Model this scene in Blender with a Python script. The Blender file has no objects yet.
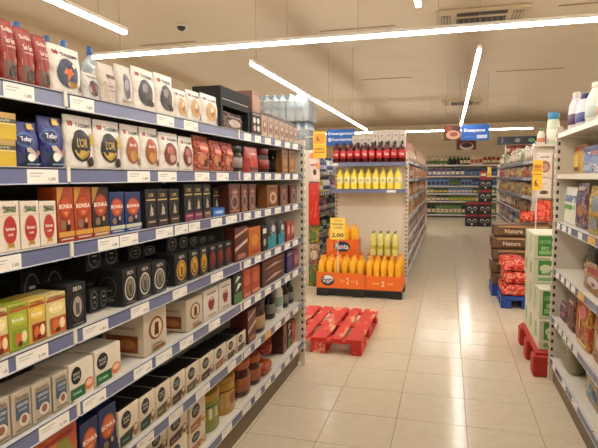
import bpy, bmesh, math, random
from mathutils import Matrix, Vector
random.seed(7)
PI = math.pi
scene = bpy.context.scene
COL = scene.collection

# ------------------------------------------------------------------ camera
F_PX, W_PX, H_PX = 533.0, 598.0, 448.0
YAW, PITCH, ROLL, CAM_H = 0.2726, 0.0869, -0.00479, 1.62
_f = Vector((-math.sin(YAW) * math.cos(PITCH), math.cos(YAW) * math.cos(PITCH), -math.sin(PITCH)))
_r0 = Vector((math.cos(YAW), math.sin(YAW), 0))
_u0 = _r0.cross(_f)
CR = _r0 * math.cos(ROLL) + _u0 * math.sin(ROLL)
CU = -_r0 * math.sin(ROLL) + _u0 * math.cos(ROLL)
CF = _f
CAM = Vector((0, 0, CAM_H))
cam_d = bpy.data.cameras.new('camera')
cam = bpy.data.objects.new('camera', cam_d)
COL.objects.link(cam)
cam_d.sensor_fit = 'HORIZONTAL'
cam_d.sensor_width = 36.0
cam_d.lens = F_PX / W_PX * 36.0
cam_d.clip_start = 0.05
cam.matrix_world = Matrix(((CR.x, CU.x, -CF.x, CAM.x), (CR.y, CU.y, -CF.y, CAM.y), (CR.z, CU.z, -CF.z, CAM.z), (0, 0, 0, 1)))
scene.camera = cam

# ------------------------------------------------------------------ world, exposure, lamp strength
world = bpy.data.worlds.new('world')
scene.world = world
world.use_nodes = True
world.node_tree.nodes['Background'].inputs[0].default_value = (1.0, 0.95, 0.88, 1)
world.node_tree.nodes['Background'].inputs[1].default_value = 0.2
scene.view_settings.view_transform = 'Standard'
scene.view_settings.look = 'None'
scene.view_settings.gamma = 1.0
scene.view_settings.use_curve_mapping = False
scene.view_settings.exposure = 0.12
LAMP = 50.0            # emission of the linear ceiling lamps
LAMP_COL = (1.0, 0.955, 0.89, 1)
scene.cycles.use_denoising = True
scene.cycles.max_bounces = 10
scene.cycles.diffuse_bounces = 6
scene.cycles.sample_clamp_indirect = 6.0

CEIL = 3.78
LAMP_Z = 2.88

# ------------------------------------------------------------------ pixel -> place (distance always comes from a plane in the room)
def ray(x, y):
    return CF + CR * ((x - W_PX / 2) / F_PX) - CU * ((y - H_PX / 2) / F_PX)
def on_x(x, y, X):
    d = ray(x, y); return CAM + d * (X / d.x)
def on_y(x, y, Y):
    d = ray(x, y); return CAM + d * (Y / d.y)
def on_z(x, y, Z):
    d = ray(x, y); return CAM + d * ((Z - CAM_H) / d.z)
def y_at(px, X, Z):
    """Y of the point of the line (X, *, Z) seen in pixel column px"""
    k = (px - W_PX / 2) / F_PX
    a = CR - CF * k
    return -(a.x * X + a.z * (Z - CAM_H)) / a.y

# ------------------------------------------------------------------ materials
def lin(c):
    def g(v):
        v /= 255.0
        return v / 12.92 if v <= 0.04045 else ((v + 0.055) / 1.055) ** 2.4
    return (g(c[0]), g(c[1]), g(c[2]), 1.0)
_m = {}
ALB = 1.0             # product inks and foils are a little deeper than plain paint
def M(c, rough=0.5, metal=0.0, var=0.0, scale=8.0, bump=0.0, trans=0.0, coat=0.0):
    key = (tuple(c), rough, metal, var, scale, bump, trans, coat, ALB)
    if key in _m: return _m[key]
    m = bpy.data.materials.new('paint_%d' % len(_m)); m.use_nodes = True
    nt = m.node_tree; b = nt.nodes['Principled BSDF']
    L = lin(c); k = min(1.0, ALB + 0.5 * (.25 * L[0] + .65 * L[1] + .1 * L[2])); L = tuple(v * k for v in L[:3]) + (1.0,)
    b.inputs['Base Color'].default_value = L
    b.inputs['Roughness'].default_value = rough
    b.inputs['Metallic'].default_value = metal
    if trans: b.inputs['Transmission Weight'].default_value = trans; b.inputs['IOR'].default_value = 1.15
    if coat: b.inputs['Coat Weight'].default_value = coat
    if var or bump:
        tc = nt.nodes.new('ShaderNodeTexCoord')
        n = nt.nodes.new('ShaderNodeTexNoise'); n.inputs['Scale'].default_value = scale; n.inputs['Detail'].default_value = 4
        nt.links.new(tc.outputs['Object'], n.inputs['Vector'])
        if var:
            r = nt.nodes.new('ShaderNodeValToRGB')
            r.color_ramp.elements[0].position = 0.3; r.color_ramp.elements[1].position = 0.7
            r.color_ramp.elements[0].color = tuple(v * (1 - var) for v in L[:3]) + (1,)
            r.color_ramp.elements[1].color = tuple(min(1, v * (1 + var)) for v in L[:3]) + (1,)
            nt.links.new(n.outputs['Fac'], r.inputs['Fac'])
            nt.links.new(r.outputs['Color'], b.inputs['Base Color'])
        if bump:
            bp = nt.nodes.new('ShaderNodeBump'); bp.inputs['Strength'].default_value = bump; bp.inputs['Distance'].default_value = 0.02
            nt.links.new(n.outputs['Fac'], bp.inputs['Height'])
            nt.links.new(bp.outputs['Normal'], b.inputs['Normal'])
    _m[key] = m
    return m

def mat_floor_tile():
    m = bpy.data.materials.new('polished_tile'); m.use_nodes = True
    nt = m.node_tree; b = nt.nodes['Principled BSDF']
    tc = nt.nodes.new('ShaderNodeTexCoord')
    oi = nt.nodes.new('ShaderNodeObjectInfo')
    add = nt.nodes.new('ShaderNodeVectorMath'); add.operation = 'MULTIPLY_ADD'
    add.inputs[1].default_value = (1, 1, 1)
    comb = nt.nodes.new('ShaderNodeCombineXYZ')
    mul = nt.nodes.new('ShaderNodeMath'); mul.operation = 'MULTIPLY'; mul.inputs[1].default_value = 37
    nt.links.new(oi.outputs['Random'], mul.inputs[0])
    nt.links.new(mul.outputs[0], comb.inputs[0]); nt.links.new(mul.outputs[0], comb.inputs[1])
    nt.links.new(tc.outputs['Object'], add.inputs[0]); nt.links.new(comb.outputs[0], add.inputs[2])
    n = nt.nodes.new('ShaderNodeTexNoise'); n.inputs['Scale'].default_value = 14; n.inputs['Detail'].default_value = 5; n.inputs['Distortion'].default_value = 0.3
    nt.links.new(add.outputs[0], n.inputs['Vector'])
    r = nt.nodes.new('ShaderNodeValToRGB')
    r.color_ramp.elements[0].position = 0.25; r.color_ramp.elements[0].color = lin((206, 193, 168))
    r.color_ramp.elements[1].position = 0.75; r.color_ramp.elements[1].color = lin((215, 203, 180))
    nt.links.new(n.outputs['Fac'], r.inputs['Fac']); nt.links.new(r.outputs['Color'], b.inputs['Base Color'])
    b.inputs['Roughness'].default_value = 0.165
    b.inputs['Specular IOR Level'].default_value = 0.28
    n2 = nt.nodes.new('ShaderNodeTexNoise'); n2.inputs['Scale'].default_value = 9
    nt.links.new(add.outputs[0], n2.inputs['Vector'])
    bp = nt.nodes.new('ShaderNodeBump'); bp.inputs['Strength'].default_value = 0.05; bp.inputs['Distance'].default_value = 0.01
    nt.links.new(n2.outputs['Fac'], bp.inputs['Height']); nt.links.new(bp.outputs['Normal'], b.inputs['Normal'])
    return m

def mat_worn_paint(c, under, amount=0.6, scale=5.0):
    m = bpy.data.materials.new('worn_painted_wood'); m.use_nodes = True
    nt = m.node_tree; b = nt.nodes['Principled BSDF']
    tc = nt.nodes.new('ShaderNodeTexCoord'); oi = nt.nodes.new('ShaderNodeObjectInfo')
    comb = nt.nodes.new('ShaderNodeCombineXYZ')
    mul = nt.nodes.new('ShaderNodeMath'); mul.operation = 'MULTIPLY'; mul.inputs[1].default_value = 50
    nt.links.new(oi.outputs['Random'], mul.inputs[0]); nt.links.new(mul.outputs[0], comb.inputs[0])
    ad = nt.nodes.new('ShaderNodeVectorMath'); ad.operation = 'ADD'
    nt.links.new(tc.outputs['Object'], ad.inputs[0]); nt.links.new(comb.outputs[0], ad.inputs[1])
    mp = nt.nodes.new('ShaderNodeMapping'); mp.inputs['Scale'].default_value = (1.6, 0.5, 1.0)
    nt.links.new(ad.outputs[0], mp.inputs['Vector'])
    n = nt.nodes.new('ShaderNodeTexNoise'); n.inputs['Scale'].default_value = scale; n.inputs['Detail'].default_value = 5; n.inputs['Roughness'].default_value = 0.65
    nt.links.new(mp.outputs[0], n.inputs['Vector'])
    r = nt.nodes.new('ShaderNodeValToRGB')
    e = r.color_ramp.elements
    e[0].position = 0.0; e[0].color = tuple(v * 0.75 for v in lin(c)[:3]) + (1,)
    e[1].position = amount; e[1].color = lin(c)
    k = e.new(amount + 0.05); k.color = lin(under)
    nt.links.new(n.outputs['Fac'], r.inputs['Fac']); nt.links.new(r.outputs['Color'], b.inputs['Base Color'])
    b.inputs['Roughness'].default_value = 0.55
    return m

def mat_mottle(cols, scale=4.0, rough=0.25):
    """printed wrapper artwork: patches of several inks"""
    key = ('mottle', tuple(cols), scale, rough, ALB)
    if key in _m: return _m[key]
    m = bpy.data.materials.new('printed_wrapper'); m.use_nodes = True
    nt = m.node_tree; b = nt.nodes['Principled BSDF']
    tc = nt.nodes.new('ShaderNodeTexCoord'); oi = nt.nodes.new('ShaderNodeObjectInfo')
    n = nt.nodes.new('ShaderNodeTexNoise'); n.noise_dimensions = '4D'; n.inputs['Scale'].default_value = scale; n.inputs['Detail'].default_value = 2.5; n.inputs['Distortion'].default_value = 0.8
    mu = nt.nodes.new('ShaderNodeMath'); mu.operation = 'MULTIPLY'; mu.inputs[1].default_value = 3.0
    nt.links.new(oi.outputs['Random'], mu.inputs[0]); nt.links.new(mu.outputs[0], n.inputs['W'])
    nt.links.new(tc.outputs['Object'], n.inputs['Vector'])
    r = nt.nodes.new('ShaderNodeValToRGB'); r.color_ramp.interpolation = 'CONSTANT'
    e = r.color_ramp.elements; k = len(cols)
    pos = [0.0] + [0.40 + 0.22 * i / max(1, k - 2) for i in range(k - 1)]
    e[0].position = 0; e[1].position = pos[1]
    for i in range(2, k): e.new(pos[i])
    for i in range(k): e[i].color = tuple(v * ALB for v in lin(cols[i])[:3]) + (1,)
    nt.links.new(n.outputs['Fac'], r.inputs['Fac']); nt.links.new(r.outputs['Color'], b.inputs['Base Color'])
    b.inputs['Roughness'].default_value = rough
    n2 = nt.nodes.new('ShaderNodeTexNoise'); n2.inputs['Scale'].default_value = 7
    nt.links.new(tc.outputs['Object'], n2.inputs['Vector'])
    bp = nt.nodes.new('ShaderNodeBump'); bp.inputs['Strength'].default_value = 0.7; bp.inputs['Distance'].default_value = 0.05
    nt.links.new(n2.outputs['Fac'], bp.inputs['Height']); nt.links.new(bp.outputs['Normal'], b.inputs['Normal'])
    _m[key] = m
    return m

def mat_emit(col, s):
    m = bpy.data.materials.new('lamp_diffuser'); m.use_nodes = True
    nt = m.node_tree; b = nt.nodes['Principled BSDF']
    b.inputs['Base Color'].default_value = (0.9, 0.9, 0.9, 1)
    b.inputs['Emission Color'].default_value = col; b.inputs['Emission Strength'].default_value = s
    return m

# ------------------------------------------------------------------ mesh helpers
def new_obj(name, me, parent=None):
    o = bpy.data.objects.new(name, me)
    COL.objects.link(o)
    if parent is not None: o.parent = parent
    return o
def tag(o, label=None, cat=None, group=None, kind=None):
    if label: o['label'] = label
    if cat: o['category'] = cat
    if group: o['group'] = group
    if kind: o['kind'] = kind
    return o
def empty(name, loc=(0, 0, 0), rz=0.0):
    o = bpy.data.objects.new(name, None); COL.objects.link(o)
    o.location = loc; o.rotation_euler = (0, 0, rz); o.empty_display_size = 0.1
    return o
class MB:
    """collects simple solids into one mesh"""
    def __init__(s): s.v = []; s.f = []; s.m = []; s.mats = []; s.smooth = []
    def mi(s, mat):
        if mat not in s.mats: s.mats.append(mat)
        return s.mats.index(mat)
    def add(s, vs, fs, mat, smooth=False):
        k = len(s.v); i = s.mi(mat)
        s.v += [tuple(p) for p in vs]
        for q in fs:
            s.f.append(tuple(a + k for a in q)); s.m.append(i); s.smooth.append(smooth)
    def box(s, a, b, mat):
        x0, y0, z0 = a; x1, y1, z1 = b
        s.add([(x0, y0, z0), (x1, y0, z0), (x1, y1, z0), (x0, y1, z0), (x0, y0, z1), (x1, y0, z1), (x1, y1, z1), (x0, y1, z1)],
              [(0, 3, 2, 1), (4, 5, 6, 7), (0, 1, 5, 4), (1, 2, 6, 5), (2, 3, 7, 6), (3, 0, 4, 7)], mat)
    def cbox(s, a, b, mat, c=0.004):
        """box with chamfered vertical and top edges"""
        bm = bmesh.new()
        bmesh.ops.create_cube(bm, size=1)
        for v in bm.verts:
            v.co = Vector((a[0] + (v.co.x + .5) * (b[0] - a[0]), a[1] + (v.co.y + .5) * (b[1] - a[1]), a[2] + (v.co.z + .5) * (b[2] - a[2])))
        bmesh.ops.bevel(bm, geom=bm.edges[:], offset=c, segments=1, affect='EDGES')
        bm.verts.index_update()
        s.add([v.co[:] for v in bm.verts], [[v.index for v in f.verts] for f in bm.faces], mat)
        bm.free()
    def lathe(s, prof, mat, n=14, caps=True):
        vs = []; fs = []
        for r, z in prof:
            for k in range(n):
                a = 2 * PI * k / n; vs.append((r * math.cos(a), r * math.sin(a), z))
        for i in range(len(prof) - 1):
            for k in range(n):
                fs.append((i * n + k, i * n + (k + 1) % n, (i + 1) * n + (k + 1) % n, (i + 1) * n + k))
        if caps:
            fs.append(tuple(range(n - 1, -1, -1))); fs.append(tuple(range((len(prof) - 1) * n, len(prof) * n)))
        s.add(vs, fs, mat, True)
    def tube(s, p, q, r, mat, n=6):
        p = Vector(p); q = Vector(q); d = (q - p).normalized()
        a = d.orthogonal().normalized(); b = d.cross(a)
        vs = []
        for c in (p, q):
            for k in range(n):
                t = 2 * PI * k / n; vs.append(c + a * (r * math.cos(t)) + b * (r * math.sin(t)))
        fs = [(k, (k + 1) % n, n + (k + 1) % n, n + k) for k in range(n)] + [tuple(range(n - 1, -1, -1)), tuple(range(n, 2 * n))]
        s.add(vs, fs, mat)
    def mesh(s, name):
        me = bpy.data.meshes.new(name); me.from_pydata(s.v, [], s.f)
        for m in s.mats: me.materials.append(m)
        me.polygons.foreach_set('material_index', s.m)
        me.polygons.foreach_set('use_smooth', s.smooth)
        me.update()
        return me
    def build(s, name, parent=None): return new_obj(name, s.mesh(name), parent)
def solid(name, a, b, mat, parent=None):
    m = MB(); m.box(a, b, mat); return m.build(name, parent)

# ------------------------------------------------------------------ lettering and flat print
_txt = {}
def text_geo(s, bold=0.02):
    if s in _txt: return _txt[s]
    cu = bpy.data.curves.new('t', 'FONT'); cu.body = s; cu.resolution_u = 2; cu.offset = bold; cu.fill_mode = 'FRONT'
    o = bpy.data.objects.new('t', cu); COL.objects.link(o)
    dg = bpy.context.evaluated_depsgraph_get(); dg.update()
    me = bpy.data.meshes.new_from_object(o.evaluated_get(dg))
    vs = [v.co[:2] for v in me.vertices]; fs = [tuple(p.vertices) for p in me.polygons]
    bpy.data.objects.remove(o); bpy.data.curves.remove(cu); bpy.data.meshes.remove(me)
    x0 = min(v[0] for v in vs); x1 = max(v[0] for v in vs); y0 = min(v[1] for v in vs); y1 = max(v[1] for v in vs)
    vs = [((a - x0) / (x1 - x0) - .5, (b - y0) / (y1 - y0) - .5) for a, b in vs]
    _txt[s] = (vs, fs); return _txt[s]

def print_on(mb, shapes, surf, e0=0.006, de=0.005):
    """flat print laid on a surface: surf(u, v, lift) -> point"""
    e = e0
    for sh in shapes:
        k = sh[0]; mat = M(sh[-1], 0.42)
        if k == 'r':
            _, u0, v0, u1, v1, _c = sh; n = 6
            vs = []; fs = []
            for j in range(n + 1):
                for i in range(n + 1): vs.append(surf(u0 + (u1 - u0) * i / n, v0 + (v1 - v0) * j / n, e))
            for j in range(n):
                for i in range(n): a = j * (n + 1) + i; fs.append((a, a + 1, a + n + 2, a + n + 1))
            mb.add(vs, fs, mat, True)
        elif k == 'e':
            _, cu, cv, ru, rv, _c = sh; n = 20
            vs = [surf(cu, cv, e)]; fs = []
            for ring in (0.5, 1.0):
                for i in range(n):
                    t = 2 * PI * i / n; vs.append(surf(cu + ru * ring * math.cos(t), cv + rv * ring * math.sin(t), e))
            for i in range(n):
                j = (i + 1) % n
                fs.append((0, 1 + i, 1 + j)); fs.append((1 + i, 1 + n + i, 1 + n + j, 1 + j))
            mb.add(vs, fs, mat, True)
        elif k == 'o':
            _, cu, cv, ru, rv, th, _c = sh; n = 24; vs = []; fs = []
            for ring in (1 - th, 1.0):
                for i in range(n):
                    t = 2 * PI * i / n; vs.append(surf(cu + ru * ring * math.cos(t), cv + rv * ring * math.sin(t), e))
            for i in range(n):
                j = (i + 1) % n; fs.append((i, n + i, n + j, j))
            mb.add(vs, fs, mat, True)
        elif k == 'p':
            _, pts, _c = sh
            mb.add([surf(u, v, e) for u, v in pts], [tuple(range(len(pts)))], mat)
        elif k == 't':
            _, s, cu, cv, w, h, _c = sh
            vs, fs = text_geo(s)
            mb.add([surf(cu + a * w, cv + b * h, e) for a, b in vs], fs, mat)
        e += de

# surfaces of the unit shapes: width x, depth y, height z; front is -y; origin under the middle
def s_front(u, v, e): return (u - .5, -.5 - e, v)
def s_nx(u, v, e): return (-.5 - e, .5 - u, v)
def s_px(u, v, e): return (.5 + e, u - .5, v)
def s_top(u, v, e): return (u - .5, v - .5, 1 + e)
def _pa(u): return max(0.0, 1 - abs(2 * u - 1) ** 4.0) ** 0.6
def pouch_front(u, v):
    a = _pa(u)
    t = 0.44 + 0.06 * min(1, v / .08) if v < .55 else 0.50 - 0.20 * min(1, (v - .55) / .37) ** 1.6
    cr = 0.02 * math.sin(17 * u + 9 * v) * a if 0.1 < v < 0.9 else 0
    return -(0.26 + (t - 0.26) * (0.25 + 0.75 * a)) - cr
def pouch_rear(u, v):
    a = _pa(u)
    t = 0.44 + 0.06 * min(1, v / .08) if v < .35 else 0.50 - 0.74 * min(1, (v - .35) / .57) ** 1.4
    return -0.24 + (t + 0.24) * (0.25 + 0.75 * a)
def pouch_x(u, v): return (u - .5) * (0.98 + 0.02 * math.cos(2 * PI * v))
def s_pouch(u, v, e): return (pouch_x(u, v), pouch_front(u, v) - e * 1.6, v)
def s_cyl(u, v, e):
    a = (u - .5) * PI; r = .5 + e
    return (r * math.sin(a), -r * math.cos(a), v)

def mesh_carton(col, rough=0.45, bev=0.012):
    bm = bmesh.new(); bmesh.ops.create_cube(bm, size=1)
    for v in bm.verts: v.co.z += .5
    bmesh.ops.bevel(bm, geom=bm.edges[:], offset=bev, segments=1, affect='EDGES')
    me = bpy.data.meshes.new('carton'); bm.to_mesh(me); bm.free()
    me.materials.append(M(col, rough if sum(col) > 150 else .7, var=0.05, scale=5)); return me
def mesh_pouch(col, rough=0.35, nu=12, nv=14):
    mb = MB(); vs = []; fs = []
    for sgn in (-1, 1):
        for j in range(nv + 1):
            for i in range(nu + 1):
                u = i / nu; v = j / nv
                vs.append((pouch_x(u, v), pouch_front(u, v) if sgn < 0 else pouch_rear(u, v), v))
    o = (nu + 1) * (nv + 1)
    for j in range(nv):
        for i in range(nu):
            a = j * (nu + 1) + i; b = a + nu + 1
            fs.append((a, a + 1, b + 1, b)); fs.append((o + a, o + b, o + b + 1, o + a + 1))
    for j in range(nv):
        a = j * (nu + 1); b = a + nu + 1; fs.append((a, b, o + b, o + a))
        a += nu; b += nu; fs.append((a, o + a, o + b, b))
    for i in range(nu):
        fs.append((i, o + i, o + i + 1, i + 1)); a = nv * (nu + 1) + i; fs.append((a, a + 1, o + a + 1, o + a))
    mb.add(vs, fs, M(col, rough, var=0.06, scale=6, bump=0.35), True)
    return mb.mesh('pouch')
def mesh_sack(col):
    bm = bmesh.new(); bmesh.ops.create_cube(bm, size=1)
    bmesh.ops.bevel(bm, geom=bm.edges[:], offset=.09, segments=3, affect='EDGES', profile=.6)
    bmesh.ops.subdivide_edges(bm, edges=[e for e in bm.edges if e.calc_length() > .5], cuts=4, use_grid_fill=True)
    for v in bm.verts:
        v.co.z += .5 + .008 * math.sin(9 * v.co.x + 4 * v.co.y) * (1 if v.co.z > .3 else 0)
        v.co.y *= 1 + .03 * math.sin(11 * v.co.x)
    me = bpy.data.meshes.new('sack'); bm.to_mesh(me); bm.free()
    me.materials.append(M(col, .45, var=.15, scale=9, bump=.5))
    for p in me.polygons: p.use_smooth = True
    return me
def mesh_pillow(col, rough=0.4, var=0.12):
    """a filled sack lying flat, unit size, origin under the middle"""
    mb = MB(); n = 14; m = 8; vs = []; fs = []
    def sp(a, p): return math.copysign(abs(a) ** p, a)
    for j in range(m + 1):
        ph = -PI / 2 + PI * j / m
        for i in range(n):
            th = 2 * PI * i / n
            c = sp(math.cos(ph), 0.4); z = sp(math.sin(ph), 0.6)
            w = 1 + 0.03 * math.sin(5 * th + j)
            vs.append((.5 * c * sp(math.cos(th), .3) * w, .5 * c * sp(math.sin(th), .3) * w, .5 + .5 * z))
    for j in range(m):
        for i in range(n):
            fs.append((j * n + i, j * n + (i + 1) % n, (j + 1) * n + (i + 1) % n, (j + 1) * n + i))
    mb.add(vs, fs, M(col, rough, var=var, scale=7, bump=0.6), True)
    return mb.mesh('sack')

# ------------------------------------------------------------------ product designs
ALB = 0.62
T = {}
def design(key, name, cat, desc, kind, col, front=(), side=(), top=(), rough=None, parts=(), mottle=None, msc=4.0):
    """one template: a body mesh and its part meshes, unit size"""
    ps = []
    if kind == 'carton':
        body = mesh_carton(col, rough or 0.42); surf = s_front
    elif kind == 'pouch':
        body = mesh_pouch(col, rough or 0.34); surf = s_pouch
    elif kind == 'sack':
        body = mesh_sack(col); surf = None
    elif kind == 'pillow':
        body = mesh_pillow(col, rough or 0.4); surf = None
    elif kind == 'tin':
        mb = MB(); mb.lathe([(.47, 0), (.5, .02), (.5, .84), (.47, .86)], M(col, rough or 0.35), 18)
        body = mb.mesh('tin'); surf = s_cyl
    else:
        body = None; surf = s_cyl
    if mottle: body.materials[0] = mat_mottle([col] + list(mottle), msc)
    if front or side or top:
        mb = MB()
        if front: print_on(mb, front, surf)
        if side: print_on(mb, side, s_nx); print_on(mb, side, s_px)
        if top: print_on(mb, top, s_top)
        ps.append(('printed_label', mb.mesh('printed_label')))
    for nm, fn in parts:
        ps.append((nm, fn))
    if body is None:
        body = ps.pop(0)[1] if not front else None
    T[key] = dict(name=name, cat=cat, desc=desc, body=body, parts=ps)
def lathe_mesh(prof, mat, n=14, name='part'):
    mb = MB(); mb.lathe(prof, mat, n); return mb.mesh(name)
def bottle(key, name, cat, desc, body_prof, body_mat, cap_col, cap=(0.17, .90, 1.0), label=None, front=()):
    """lathe bottle of unit height and unit diameter: body, cap, label band"""
    body = lathe_mesh(body_prof, body_mat, 14, 'bottle')
    ps = [('cap', lathe_mesh([(cap[0], cap[1]), (cap[0], cap[2] - .01), (cap[0] * .9, cap[2])], M(cap_col, .4), 12, 'cap'))]
    if label:
        r, z0, z1, c = label
        ps.append(('label_band', lathe_mesh([(r, z0), (r, z1)], M(c, .45), 16, 'label_band')))
        ps[-1] = ('label_band', ps[-1][1])
    if front:
        mb = MB(); print_on(mb, front, s_cyl, 0.012); ps.append(('printed_label', mb.mesh('printed_label')))
    T[key] = dict(name=name, cat=cat, desc=desc, body=body, parts=ps)

def item(key, loc, rz, size, where, group=None, detail=True, desc=None, tilt=0.0):
    t = T[key]
    o = new_obj(t['name'], t['body'])
    o.location = loc; o.rotation_euler = (tilt, 0, rz); o.scale = size
    lab = (desc or t['desc']) + ' ' + where
    tag(o, lab, t['cat'], group or lab)
    if detail:
        for nm, me in t['parts']:
            new_obj(nm, me, o)
    return o

WH, BK, GOLD = (222, 214, 202), (24, 20, 20), (196, 150, 60)
# -- shelf one and two: coffee pod bags
def pod_bag(key, desc, oval, extra=(), body=WH, mark=(176, 72, 46)):
    design(key, 'coffee_pod_bag', 'coffee bag', desc, 'pouch', body,
           [('p', [(.08, .84), (.12, .90), (.18, .87), (.25, .90), (.27, .83), (.22, .78), (.17, .80), (.10, .78)], mark), ('t', 'TASSIMO', .62, .82, .62, .08, (64, 58, 56)), ('e', .46, .43, .34, .31, oval)] + list(extra))
pod_bag('pod_lor', 'white coffee pod bag with black oval and gold foot', (34, 28, 24),
        [('p', [(.19, .34), (.73, .34), (.66, .25), (.56, .19), (.46, .17), (.36, .19), (.26, .25)], (196, 158, 50)),
         ('t', 'L\u2019OR', .46, .48, .36, .17, (214, 182, 110)), ('r', .76, .45, .94, .68, (206, 172, 60)),
         ('e', .76, .13, .13, .10, (52, 32, 26))])
pod_bag('pod_orange', 'white coffee pod bag with tall caramel brown oval', (176, 104, 50),
        [('e', .46, .58, .25, .14, (196, 92, 56)), ('t', 'Marcilla', .46, .55, .34, .07, (240, 226, 214)), ('e', .46, .30, .20, .12, (206, 144, 72)), ('e', .80, .18, .10, .09, (150, 96, 56))])
pod_bag('pod_red', 'white coffee pod bag with dark red picture oval', (128, 44, 38),
        [('e', .42, .52, .16, .12, (206, 120, 100)), ('e', .52, .32, .15, .10, (206, 170, 140)), ('r', .76, .12, .92, .24, (90, 40, 30))])
pod_bag('pod_blue', 'large white coffee pod bag with deep blue picture disc', (40, 54, 84),
        [('p', [(.30, .42), (.40, .56), (.46, .50), (.56, .62), (.56, .48), (.68, .44), (.54, .38), (.46, .26), (.42, .38)], (222, 112, 52)), ('e', .55, .20, .17, .07, (170, 122, 40)), ('e', .85, .16, .06, .08, (30, 28, 28)), ('e', .62, .60, .07, .05, (222, 214, 206))])
pod_bag('pod_black', 'white coffee pod bag with black and silver picture oval', (40, 34, 32),
        [('e', .40, .52, .12, .12, (160, 150, 140)), ('e', .55, .36, .12, .09, (110, 90, 76)), ('e', .66, .19, .17, .07, (72, 40, 30))])
pod_bag('pod_latte', 'cream coffee pod bag with pale latte picture oval', (204, 160, 100),
        [('e', .46, .42, .17, .17, (176, 120, 66)), ('e', .47, .50, .10, .09, (232, 214, 180)), ('r', .74, .08, .86, .26, (60, 44, 36))])
design('pod_dark_small', 'coffee_pod_bag', 'coffee bag', 'small grey white coffee pod bag with maroon disc', 'pouch', (206, 200, 192),
       [('e', .52, .42, .34, .30, (46, 40, 52)), ('e', .50, .42, .22, .18, (140, 62, 40)), ('t', 'TASSIMO', .55, .84, .6, .07, (90, 84, 80))])
design('pod_silver', 'coffee_pod_bag', 'coffee bag', 'silver grey coffee bag with bluish oval', 'pouch', (206, 198, 186),
       [('e', .52, .50, .26, .32, (96, 92, 110)), ('e', .46, .52, .12, .14, (176, 168, 176)), ('r', .2, .10, .8, .16, (160, 146, 136))])
design('bag_plain', 'coffee_bag', 'coffee bag', 'plain off-white folded coffee bag', 'pouch', (204, 192, 176),
       [('r', .18, .12, .84, .52, (196, 176, 164)), ('r', .3, .62, .8, .72, (120, 92, 76)), ('r', .28, .40, .74, .44, (150, 128, 118)), ('r', .28, .30, .74, .33, (150, 128, 118))])
design('red_bag', 'coffee_bag', 'coffee bag', 'tall red coffee bag with white lettering', 'pouch', (170, 52, 38),
       [('r', .14, .05, .93, .34, (120, 84, 62)), ('p', [(.14, .34), (.93, .30), (.93, .40), (.14, .46)], (196, 172, 144)), ('e', .6, .18, .22, .10, (70, 50, 42)),
        ('t', 'So Bio', .52, .84, .66, .08, (236, 214, 200)), ('t', 'So Bo', .48, .66, .56, .09, (236, 214, 200)), ('r', .2, .55, .8, .57, (220, 170, 150))])
design('yellow_brick', 'coffee_brick', 'coffee pack', 'yellow vacuum coffee brick with brown band', 'carton', (214, 180, 40),
       [('r', 0.02, .80, .98, .97, (196, 160, 90)), ('r', 0.02, .62, .98, .78, (92, 86, 74)), ('t', 'CAFE', .5, .70, .5, .08, (206, 198, 170)), ('r', .04, .56, .96, .60, (236, 224, 150))])
design('blue_bag', 'coffee_bag', 'coffee bag', 'deep blue coffee bag with lettered oval and white cup', 'pouch', (40, 44, 128),
       [('r', .02, .02, .98, .30, (22, 48, 78)), ('e', .34, .60, .34, .17, (64, 110, 180)), ('e', .34, .59, .29, .12, (26, 30, 92)), ('t', 'Tofay', .34, .60, .44, .13, (236, 238, 244)),
        ('p', [(.30, .42), (.50, .44), (.80, .28), (.74, .20), (.55, .30), (.34, .34)], (204, 186, 170)),
        ('e', .50, .21, .17, .09, (232, 226, 214)), ('r', .52, .84, .76, .97, (216, 176, 80)), ('e', .82, .32, .09, .06, (196, 128, 96)), ('r', .3, .05, .9, .08, (150, 170, 190))])
design('orange_bag', 'coffee_bag', 'coffee bag', 'orange red coffee bag with bean picture', 'pouch', (188, 74, 44),
       [('e', .40, .36, .26, .18, (206, 128, 80)), ('e', .55, .66, .28, .16, (206, 52, 32)), ('r', .3, .60, .8, .70, (226, 150, 110)), ('e', .62, .24, .14, .10, (110, 50, 32))], mottle=((206, 96, 56), (160, 60, 40), (214, 140, 96)), msc=5)
def jar_tpl(key, desc, col, lab, lid):
    bottle(key, 'instant_coffee_jar', 'jar', desc, [(.44, 0), (.48, .03), (.49, .62), (.40, .74), (.40, .78)], M(col, .15), lid, (.46, .77, 1.0), (.497, .16, .54, lab))
jar_tpl('jar_dark', 'dark glass instant coffee jar with pale label', (44, 28, 22), (150, 130, 120), (26, 22, 22))
jar_tpl('jar_red', 'dark glass instant coffee jar with red label', (50, 26, 20), (158, 34, 30), (120, 24, 28))
jar_tpl('jar_orange', 'brown glass cocoa jar with orange lid', (96, 50, 28), (176, 96, 52), (206, 104, 40))
jar_tpl('jar_brown', 'brown jar with beige paper label', (84, 54, 36), (180, 146, 104), (64, 40, 28))
design('red_pouch', 'coffee_pouch', 'coffee bag', 'bright red refill coffee pouch', 'pouch', (176, 34, 28),
       [('e', .5, .44, .28, .24, (214, 66, 40)), ('t', 'CAFE', .5, .72, .5, .09, (236, 210, 190)), ('r', .2, .1, .8, .2, (90, 24, 22))])
design('gold_pack', 'coffee_pack', 'coffee pack', 'slim brown and gold coffee pack', 'carton', (138, 88, 44),
       [('e', .5, .45, .34, .2, (186, 132, 60)), ('r', .1, .78, .9, .9, (90, 40, 28)), ('r', .14, .08, .86, .18, (196, 150, 84))])
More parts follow.
